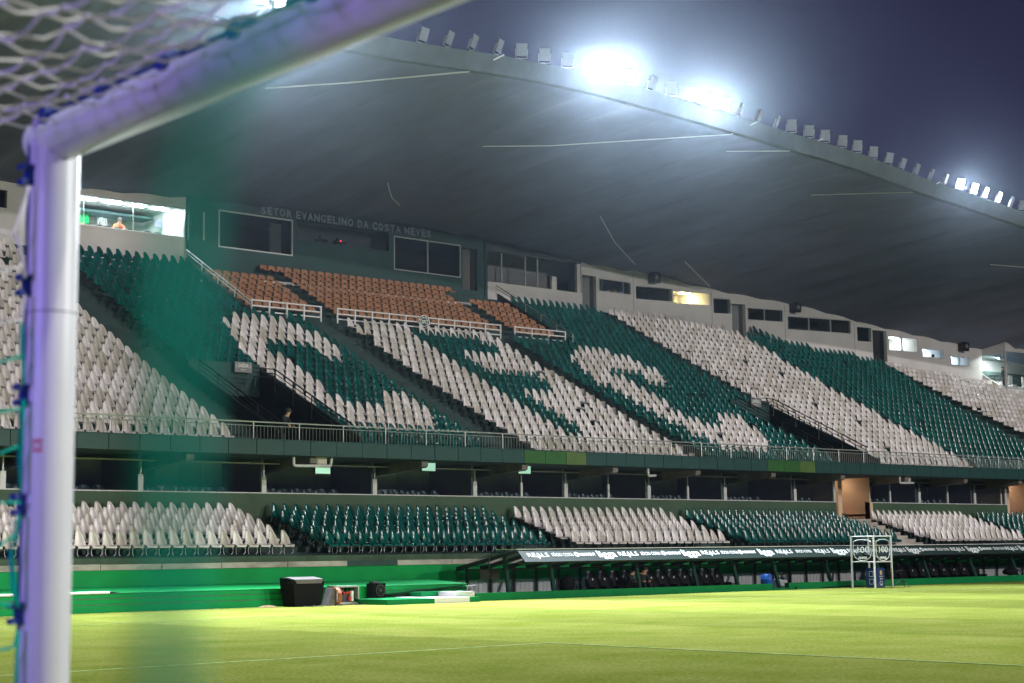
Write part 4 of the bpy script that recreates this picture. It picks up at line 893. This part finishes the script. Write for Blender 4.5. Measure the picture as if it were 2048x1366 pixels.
def emblem(x, y, z, w_, nm_, ax):
    q = MB(); pts = [(-.5, .38), (-.28, .46), (.0, .48), (.28, .46), (.5, .38), (.5, -.15), (.42, -.34), (.2, -.46), (0, -.5), (-.2, -.46), (-.42, -.34), (-.5, -.15), (-.5, .38)]
    f = (lambda a, b_: (x+a*w_, y, z+b_*w_)) if ax == 'x' else (lambda a, b_: (x, y-a*w_, z+b_*w_))
    q.tube([f(a, b_) for a, b_ in pts], .013, 5); o = q.build('emblem_outline', M['print_white'], bo)
    t_ = text('emblem_lettering', '100', Vector(f(0, .0)), (PI/2, 0, 0 if ax == 'x' else -PI/2), .30*w_/1.0, M['print_white'], bo, .66*w_, .0)
    text('emblem_lettering', 'ANOS', Vector(f(0, -.36)), (PI/2, 0, 0 if ax == 'x' else -PI/2), .10*w_, M['print_white'], bo, .5*w_, .006)
emblem(49.02, by0-.012, 1.38, .80, 'a', 'x'); emblem(bx0-.012, 34.71, 1.38, .80, 'b', 'y')
nb_ = thing('monitor_stand', 'navy blue monitor plinth with printed badges inside the clear booth', 'stand', (49.2, 34.7, 0))
sx0, sx1, sy0, sy1 = 48.95, 49.42, 34.45, 34.95
MB().box(sx0, sx1, sy0, sy1, 0, .72).build('plinth', M['navy'], nb_)
def disc(cx, cz, R, y, m, nm_): MB().add([(cx+R*.8*math.cos(t_*PI/8), y, cz+R*math.sin(t_*PI/8)) for t_ in range(16)], [tuple(range(16))]).build(nm_, m, nb_)
disc(49.19, .55, .09, sy0-.004, M['gold'], 'badge'); disc(49.19, .55, .06, sy0-.006, M['print_white'], 'badge'); disc(49.19, .55, .045, sy0-.008, M['gold'], 'badge')
q = MB(); ring(q, 49.19, sy0-.003, .16, .085, .02, th=.004); q.box(49.16, 49.26, sy0-.006, sy0-.002, .10, .14).box(49.10, 49.30, sy0-.006, sy0-.002, .40, .425).box(49.14, 49.20, sy0-.006, sy0-.002, .29, .35).box(49.22, 49.30, sy0-.006, sy0-.002, .31, .33); q.build('badge', M['print_white'], nb_)
q = MB()
for z0 in (.12, .40): q.box(sx0-.006, sx0-.002, sy0+.15, sy0+.17, z0, z0+.2).box(sx0-.006, sx0-.002, sy0+.33, sy0+.35, z0, z0+.2).box(sx0-.006, sx0-.002, sy0+.17, sy0+.33, z0, z0+.02).box(sx0-.006, sx0-.002, sy0+.17, sy0+.33, z0+.18, z0+.2)
q.build('badge', M['print_white'], nb_)
hd = thing('monitor_hood', 'black sunshade hood of the video monitor on the navy plinth', 'monitor', (49.2, 34.7, .72))
MB().hexa([(48.85, 34.32, .96), (49.5, 34.30, .92), (49.48, 34.95, .92), (48.9, 35.0, .98), (48.83, 34.32, 1.10), (49.46, 34.30, 1.02), (49.36, 34.95, 1.22), (48.85, 35.0, 1.27)]).build('hood', M['rubber'], hd)
MB().tube([(49.2, 34.7, .72), (49.2, 34.7, .95)], .03).build('hood_post', M['white_paint'], hd)
tp = thing('microphone_tripod', 'small black tripod microphone on the grass beside the booth', 'tripod', (50.6, 34.6, 0))
c0 = Vector((50.6, 34.55, .28))
for a in range(3):
    e = Vector((c0.x+.34*math.cos(a*2.1+.4), c0.y+.34*math.sin(a*2.1+.4), .0)); MB().tube([c0, e], .018, 5).build('leg', M['rubber'], tp)
MB().tube([(c0.x, c0.y, .1), (c0.x, c0.y, .56)], .013, 5).build('column', M['rubber'], tp); MB().tube([(c0.x-.4, c0.y, .55), (c0.x+.05, c0.y, .58)], [.05, .04], 10).build('microphone', M['black'], tp)

# ------------------------------------------------------------------ equipment in front of the pitch wall
o = thing('covered_crate', 'large black covered crate with a grey sagging top, on the grass by the wall', 'crate', (25.5, 36.9, 0))
q = MB(); a = [(24.92, 36.55), (25.78, 36.55), (25.78, 37.15), (24.92, 37.15)]; b2 = [(24.82, 36.5), (25.88, 36.5), (25.88, 37.2), (24.82, 37.2)]
q.hexa([(x, y, .0) for x, y in a]+[(x, y, .66) for x, y in b2]); q.hexa([(x, y, .661) for x, y in b2]+[(24.84, 36.52, .76), (25.86, 36.52, .76), (25.9, 37.2, .82), (24.82, 37.2, .82)]); q.build('cover', M['black'], o)
MB().hexa([(24.93, 36.47, .65), (25.77, 36.47, .65), (25.77, 36.50, .65), (24.93, 36.50, .65), (24.86, 36.49, .768), (25.84, 36.49, .768), (25.86, 37.0, .835), (24.86, 37.0, .835)]).build('top_sheet', M['tarp'], o)
o = thing('generator_case', 'open metal generator case with red fittings beside the black crate', 'generator', (26.8, 36.8, 0))
q = MB().box(26.45, 27.25, 37.15, 37.2, .02, .55).box(26.45, 26.49, 36.7, 37.15, .02, .55).box(27.21, 27.25, 36.7, 37.15, .02, .55).box(26.49, 27.21, 36.7, 37.15, .51, .55).box(26.49, 27.21, 36.7, 37.15, .02, .08); q.build('case', M['tin'], o)
MB().box(26.55, 26.9, 36.8, 37.1, .081, .38).build('engine', M['rubber'], o); MB().tube([(26.7, 36.74, .33), (26.95, 36.74, .36)], .04, 8).tube([(26.95, 36.78, .12), (26.95, 36.78, .25)], .07, 10).build('fitting', mat('red_paint', (.45, .02, .02), .4), o); MB().tube([(27.05, 36.8, .1), (27.05, 36.8, .4)], .06, 10).build('canister', M['print_white'], o)
o = thing('cable_reel', 'loose brown cable reel leaning on the generator case', 'cable reel', (26.4, 36.6, 0))
q = MB()
for j in range(4): q.tube([(26.30+.03*j, 36.6+.23*math.cos(t_*PI/8), .26+.24*math.sin(t_*PI/8)) for t_ in range(17)], .022, 6)
q.build('coil', M['cable'], o); MB().hexa([(26.05, 36.55, 0), (26.25, 36.5, 0), (26.25, 36.9, 0), (26.05, 36.9, 0), (26.22, 36.55, .48), (26.28, 36.5, .45), (26.28, 36.9, .5), (26.2, 36.9, .5)]).build('tarpaulin', M['tarp'], o)
o = thing('blower_fan', 'black cased blower fan with a round grille on the green platform', 'fan', (28.0, 36.8, .16))
MB().box(27.80, 28.25, 36.75, 37.1, .17, .60).build('case', M['black'], o)
for R_, w2 in ((.17, .025), (.10, .012), (.05, .04)):
    q = MB(); ring(q, 28.05, 36.745, .385, R_, w2, th=.03); q.build('grille_ring', M['rubber'], o)
MB().box(27.82, 28.05, 36.8, 37.0, .601, .66).build('handle', M['black_steel'], o)
pl = thing('green_platform', 'low green wooden platform with white end blocks before the dugout', 'platform', (29, 36, 0))
MB().box(27.2, 28.92, 35.25, 37.3, -.02, .155).build('deck', M['kerb_green'], pl); MB().box(28.93, 30.25, 35.25, 37.3, -.02, .155).build('deck', M['white_wall'], pl); MB().box(30.26, 30.65, 35.25, 36.6, -.02, .155).build('deck', M['kerb_green'], pl)
MB().box(29.55, 30.95, 36.7, 37.3, .156, .30).build('step', M['kerb_green'], pl); MB().box(30.2, 30.98, 35.9, 36.69, .0, .30).build('step', M['white_wall'], pl)
for j in range(2): MB().box(27.05+.0, 27.12+.45*j+.3, 37.1-.02*j, 37.36, .0, .52-.02*j).build('side_block', M['wall_green'], pl)
o = thing('cable_bundle', 'dark cables sagging along the green wall to the dugout', 'cable', (30, 37.3, .3))
for dz, e in ((.0, .42), (-.06, .36), (.05, .46)):
    MB().tube([(28.3, 37.34, .20+dz*.3), (29.5, 37.3, .26+dz), (30.6, 37.3, .33+dz), (31.7, 37.35, e)], .012, 5).build('cable', M['black'], o)
MB().tube([(31.75, 37.2, .22), (31.75, 37.2, .42)], .03).tube([(31.9, 37.2, .22), (31.9, 37.2, .44)], .03).tube([(31.7, 37.2, .42), (32.1, 37.2, .44)], .03).build('pipe_fitting', M['steel'], None, label='grey pipe valve at the end of the green wall', cat='valve')
MB().tube([(12, 37.34, .53), (19.55, 37.34, .53)], .035, 10).build('white_pole', M['white_paint'], None, label='long white pole with a black tip lying on the green ledge', cat='pole')
MB().tube([(19.55, 37.34, .53), (19.85, 37.34, .53)], [.028, .004], 8).build('pole_tip', M['rubber'], [o_ for o_ in bpy.data.objects if o_.name == 'white_pole'][0])
MB().sphere((24.3, 37.0, -.02), 1, 12, 6, 0, (.32, .2, .08)).build('soil_heap', M['earth'], None, label='small heap of bare soil at the foot of the green wall', cat='soil')
pc = MB()
for i in range(14): x = 25.0+.22*i+random.uniform(-.05, .05); y = 36.3+random.uniform(-.2, .3); pc.box(x, x+.12, y, y+.1, .002, .01+.02*random.random())
pc.build('litter', M['tarp'], kind='stuff', label='pale scraps lying on the grass by the crate')
# pipe boxes under the tier
for i, x in enumerate((29.3, 47.65-2.6, 61.5)):
    o = thing('drain_pipe', 'grey pipe box hanging under the tier edge, %s from the goal' % ORD[i], 'pipe', (x, 42.1, 4.4), 'pipe boxes under the upper tier')
    w_ = (.85, .25, .6)[i]
    q = MB().tube([(x-w_, 42.0, 4.62), (x-w_, 42.0, 4.37), (x-w_+.06, 42.0, 4.34), (x+w_*.7, 42.0, 4.36)], .05, 8)
    if i == 0: q.tube([(x+w_*.7, 42.0, 4.36), (x+w_*.75, 42.0, 4.62)], .05, 8)
    q.build('pipe', M['white_frame'], o, smooth=True)
    if i != 1: MB().box(x-.1, x+w_*.62, 42.1, 42.6, 4.40, 4.655).build('box', M['concrete'], o)

# ------------------------------------------------------------------ people
def person(label, J, origin, rotz, shirt, pants=None, hair=True, scale=1.0):
    idx = {n_: i for i, (n_, *_) in enumerate(J)}
    me = bpy.data.meshes.new('person'); vs = [Vector(j[1])*scale for j in J]; es = [(idx[j[2]], i) for i, j in enumerate(J) if j[2]]
    me.from_pydata(vs, es, []); me.update(); o = bpy.data.objects.new('tmp', me); COL.objects.link(o)
    sk = o.modifiers.new('s', 'SKIN'); sk.use_smooth_shade = True
    for i, j in enumerate(J):
        sv = me.skin_vertices[0].data[i]; sv.radius = (j[3]*scale, j[3]*scale); sv.use_root = i == 0
    sb = o.modifiers.new('b', 'SUBSURF'); sb.levels = 1; sb.render_levels = 1
    dg_ = bpy.context.evaluated_depsgraph_get(); ev = bpy.data.meshes.new_from_object(o.evaluated_get(dg_)); bpy.data.objects.remove(o)
    ev.materials.clear()
    for m in (M['skin'], shirt, pants or M['cloth']): ev.materials.append(m)
    skinset = {'neck', 'head', 'crown', 'handl', 'handr'}; legset = {'pelvis', 'kneel', 'kneer', 'anklel', 'ankler', 'toel', 'toer', 'hipl', 'hipr'}
    for p in ev.polygons:
        c = p.center; k = min(range(len(J)), key=lambda i: (vs[i]-c).length-J[i][3]*scale*.6); nm_ = J[k][0]
        p.material_index = 0 if nm_ in skinset else (2 if nm_ in legset else 1)
    ob = link('person', ev, None, label=label, cat='person'); ob.location = origin; ob.rotation_euler = (0, 0, rotz)
    if hair:
        h = vs[idx['head']]; cr3 = vs[idx['crown']]; q = MB(); c = h.lerp(cr3, .55)
        q.sphere((c.x, c.y+.018*scale, c.z+.02*scale), .112*scale, 12, 8, 0, (1, 1.08, 1)); q.v = [(v[0], max(v[1], c.y-.075*scale) if v[2] < c.z+.04*scale else v[1], max(v[2], c.z-.05*scale)) for v in q.v]
        hm = q.mesh('hair', M['hair'], True); hb = bpy.data.objects.new('hair', hm); COL.objects.link(hb); hb.parent = ob
        f = MB(); f.sphere((c.x, h.y-.105*scale, h.z+.02*scale), .018*scale, 6, 4, 0, (1, 1.3, 1.4))
        nb2 = bpy.data.objects.new('nose', f.mesh('nose', M['skin'], True)); COL.objects.link(nb2); nb2.parent = ob
    return ob
def joints(pel, chest, neck, head, crown, el, er, hl, hr, kl, kr, al, ar):
    t = lambda p, d: tuple(Vector(p)+Vector(d))
    return [('pelvis', pel, None, .14), ('waist', tuple(Vector(pel).lerp(Vector(chest), .5)), 'pelvis', .13), ('chest', chest, 'waist', .15), ('neck', neck, 'chest', .06), ('head', head, 'neck', .095), ('crown', crown, 'head', .075),
            ('shl', t(chest, (-.19, 0, .06)), 'chest', .07), ('elbowl', el, 'shl', .05), ('handl', hl, 'elbowl', .04), ('shr', t(chest, (.19, 0, .06)), 'chest', .07), ('elbowr', er, 'shr', .05), ('handr', hr, 'elbowr', .04),
            ('hipl', t(pel, (-.1, -.02, -.05)), 'pelvis', .10), ('kneel', kl, 'hipl', .07), ('anklel', al, 'kneel', .05), ('toel', t(al, (0, -.16, -.04)), 'anklel', .035),
            ('hipr', t(pel, (.1, -.02, -.05)), 'pelvis', .10), ('kneer', kr, 'hipr', .07), ('ankler', ar, 'kneer', .05), ('toer', t(ar, (0, -.16, -.04)), 'ankler', .035)]
SIT = joints((0, .05, .10), (0, .10, .42), (0, .06, .58), (0, .01, .70), (0, .02, .80), (-.25, -.02, .22), (.25, -.02, .22), (-.08, -.26, .18), (.08, -.26, .20), (-.13, -.40, .12), (.13, -.40, .12), (-.13, -.36, -.2), (.13, -.36, -.2))
SITF = joints((0, .05, .10), (0, -.02, .40), (0, -.12, .54), (0, -.20, .64), (0, -.20, .74), (-.25, -.18, .22), (.25, -.18, .22), (-.06, -.38, .24), (.06, -.38, .24), (-.13, -.40, .12), (.13, -.40, .12), (-.13, -.36, -.2), (.13, -.36, -.2))
LEAN = joints((0, .25, .92), (0, .02, 1.28), (0, -.08, 1.42), (0, -.14, 1.54), (0, -.13, 1.64), (-.26, -.12, 1.10), (.26, -.12, 1.10), (-.14, -.32, .98), (.14, -.32, .98), (-.1, .18, .5), (.1, .22, .5), (-.1, .22, .08), (.1, .3, .08))
STAND = joints((0, 0, .92), (0, 0, 1.32), (0, -.01, 1.48), (0, -.03, 1.60), (0, -.02, 1.70), (-.26, .02, 1.08), (.26, .02, 1.08), (-.24, -.1, .84), (.24, -.1, .84), (-.1, -.02, .5), (.1, -.02, .5), (-.1, .02, .08), (.1, .02, .08))
person('dark-haired man in black seated on the dugout chairs, turned aside', SITF, (38.85, 37.15, .20), .5, M['cloth'], scale=.9)
person('man in black with a dark cap seated on the dugout chairs, hands near his chin', SITF, (39.45, 37.15, .20), -.2, M['cloth'], scale=.92)
person('person in black leaning on the balustrade in front of the first stairwell', LEAN, (28.25, 42.18, 4.78), .5, M['cloth'], scale=.84)
person('person in an orange shirt sitting at the counter of the bright room', SITF, (32.35, 61.75, 15.38), -.2, M['orange'], scale=.95)
person('person in dark clothes at the window of the bright two-pane press room', SITF, (80.5, wally(80.5)+.7, 12.85), .8, M['cloth2'], scale=.9)
person('person at the edge of the small blue-lit window, near the frame', SITF, (83.2, wally(83.2)+.6, 12.42), .6, M['cloth'], scale=.9)
person('person in the middle of the small blue-lit window', SITF, (84.25, wally(84.25)+.6, 12.42), .6, M['cloth'], scale=.9)
person('person in dark clothes standing in the bright corner room', STAND, (88.45, 54.1, 11.0), .3, M['cloth'], scale=.85)
# broadcast cameras in the middle window
for i, (x, red) in enumerate(((42.3, 0), (43.35, 1))):
    y = 60.75; z = 16.12
    o = thing('broadcast_camera', 'black broadcast camera silhouette in the middle window, %s' % ('with a red tally light' if red else 'without a lit tally'), 'camera', (x, y, z), 'broadcast cameras in the middle window')
    MB().box(x-.22, x+.22, y, y+.16, z-.05, z+.14).tube([(x+.2, y+.08, z+.04), (x+.38, y+.04, z+.05)], [.05, .08], 10).box(x-.12, x+.02, y, y+.1, z+.14, z+.26).build('camera_body', M['rubber'], o)
    MB().tube([(x, y+.08, z-.05), (x, y+.08, z-.30)], .05, 8).build('pedestal', M['rubber'], o)
    if red: MB().sphere((x+.08, y-.02, z+.12), .03, 8, 5).build('tally_light', M['red_led'], o)
# furnishings of the bright room
o = thing('poster', 'framed poster with orange lettering on the wall of the bright room', 'poster', (31.0, 62.9, 16.0))
px_, py_ = 31.05, 62.9
MB().box(px_-.48, px_+.48, py_+.01, py_+.05, 15.35, 16.50).build('frame', M['wall_green'], o); MB().box(px_-.42, px_+.42, py_, py_+.009, 15.40, 16.45).build('sheet', M['poster'], o); MB().box(px_-.42, px_+.42, py_-.004, py_-.001, 15.85, 16.0).build('band', M['poster_tan'], o)
text('lettering', 'POCA', Vector((px_, py_-.006, 16.28))-o.location, (PI/2, 0, 0), .22, M['orange'], o, .72, .01); o.children[-1].matrix_parent_inverse = Matrix()
o = thing('standing_fan', 'grey pedestal fan in the bright room', 'fan', (31.7, 62.2, 15.3))
MB().tube([(31.75, 62.2, 15.3), (31.75, 62.2, 15.9)], .025).build('stem', M['rubber'], o)
for R_ in (.22, .13):
    q = MB(); ring(q, 31.75, 62.12, 15.95, R_, .02, th=.06); q.build('grille_ring', M['steel'], o)
MB().box(31.54, 31.96, 62.1, 62.12, 15.94, 15.96).build('grille_bar', M['steel'], o)
o = thing('wall_screen', 'pale wall screen at the end of the bright room', 'screen', (34.4, 62.0, 16.2))
MB().box(34.25, 34.62, 62.0, 62.05, 16.02, 16.36).build('screen', M['lamp_body'], o); MB().tube([(34.5, 62.05, 16.3), (34.68, 62.1, 16.45)], .02).build('arm', M['steel'], o)
for i, (x, z, s_, m) in enumerate(((61.2, 15.33, .16, 'poster_tan'), (61.75, 15.33, .12, 'print_white'), (60.75, 15.33, .1, 'print_white'))):
    o = thing('sill_box', 'small %s box on the sill of the first white-framed window, %s' % (('tan', 'white', 'white')[i], ('largest', 'next to the frame', 'next to the mullion')[i]), 'box', (x, 60.4, z)); MB().box(x-s_, x+s_, 60.32, 60.5, z-.03, z+s_*1.1).build('carton', M[m], o); MB().box(x-s_*.9, x+s_*.9, 60.31, 60.319, z+s_*.8, z+s_*.95).build('tape', M['tarp'], o)

# ------------------------------------------------------------------ haze volume added for the lens-bloom glow round the floodlights
hm = bpy.data.materials.new('bloom_haze'); hm.use_nodes = True; n = hm.node_tree.nodes; n.remove(n['Principled BSDF'])
pv = n.new('ShaderNodeVolumePrincipled'); pv.inputs['Color'].default_value = (.66, .80, 1, 1); pv.inputs['Density'].default_value = .00013; pv.inputs['Anisotropy'].default_value = .95
hm.node_tree.links.new(pv.outputs[0], n['Material Output'].inputs['Volume'])
MB().box(-170, 270, -170, 170, -1, 34).build('haze', hm, kind='stuff')
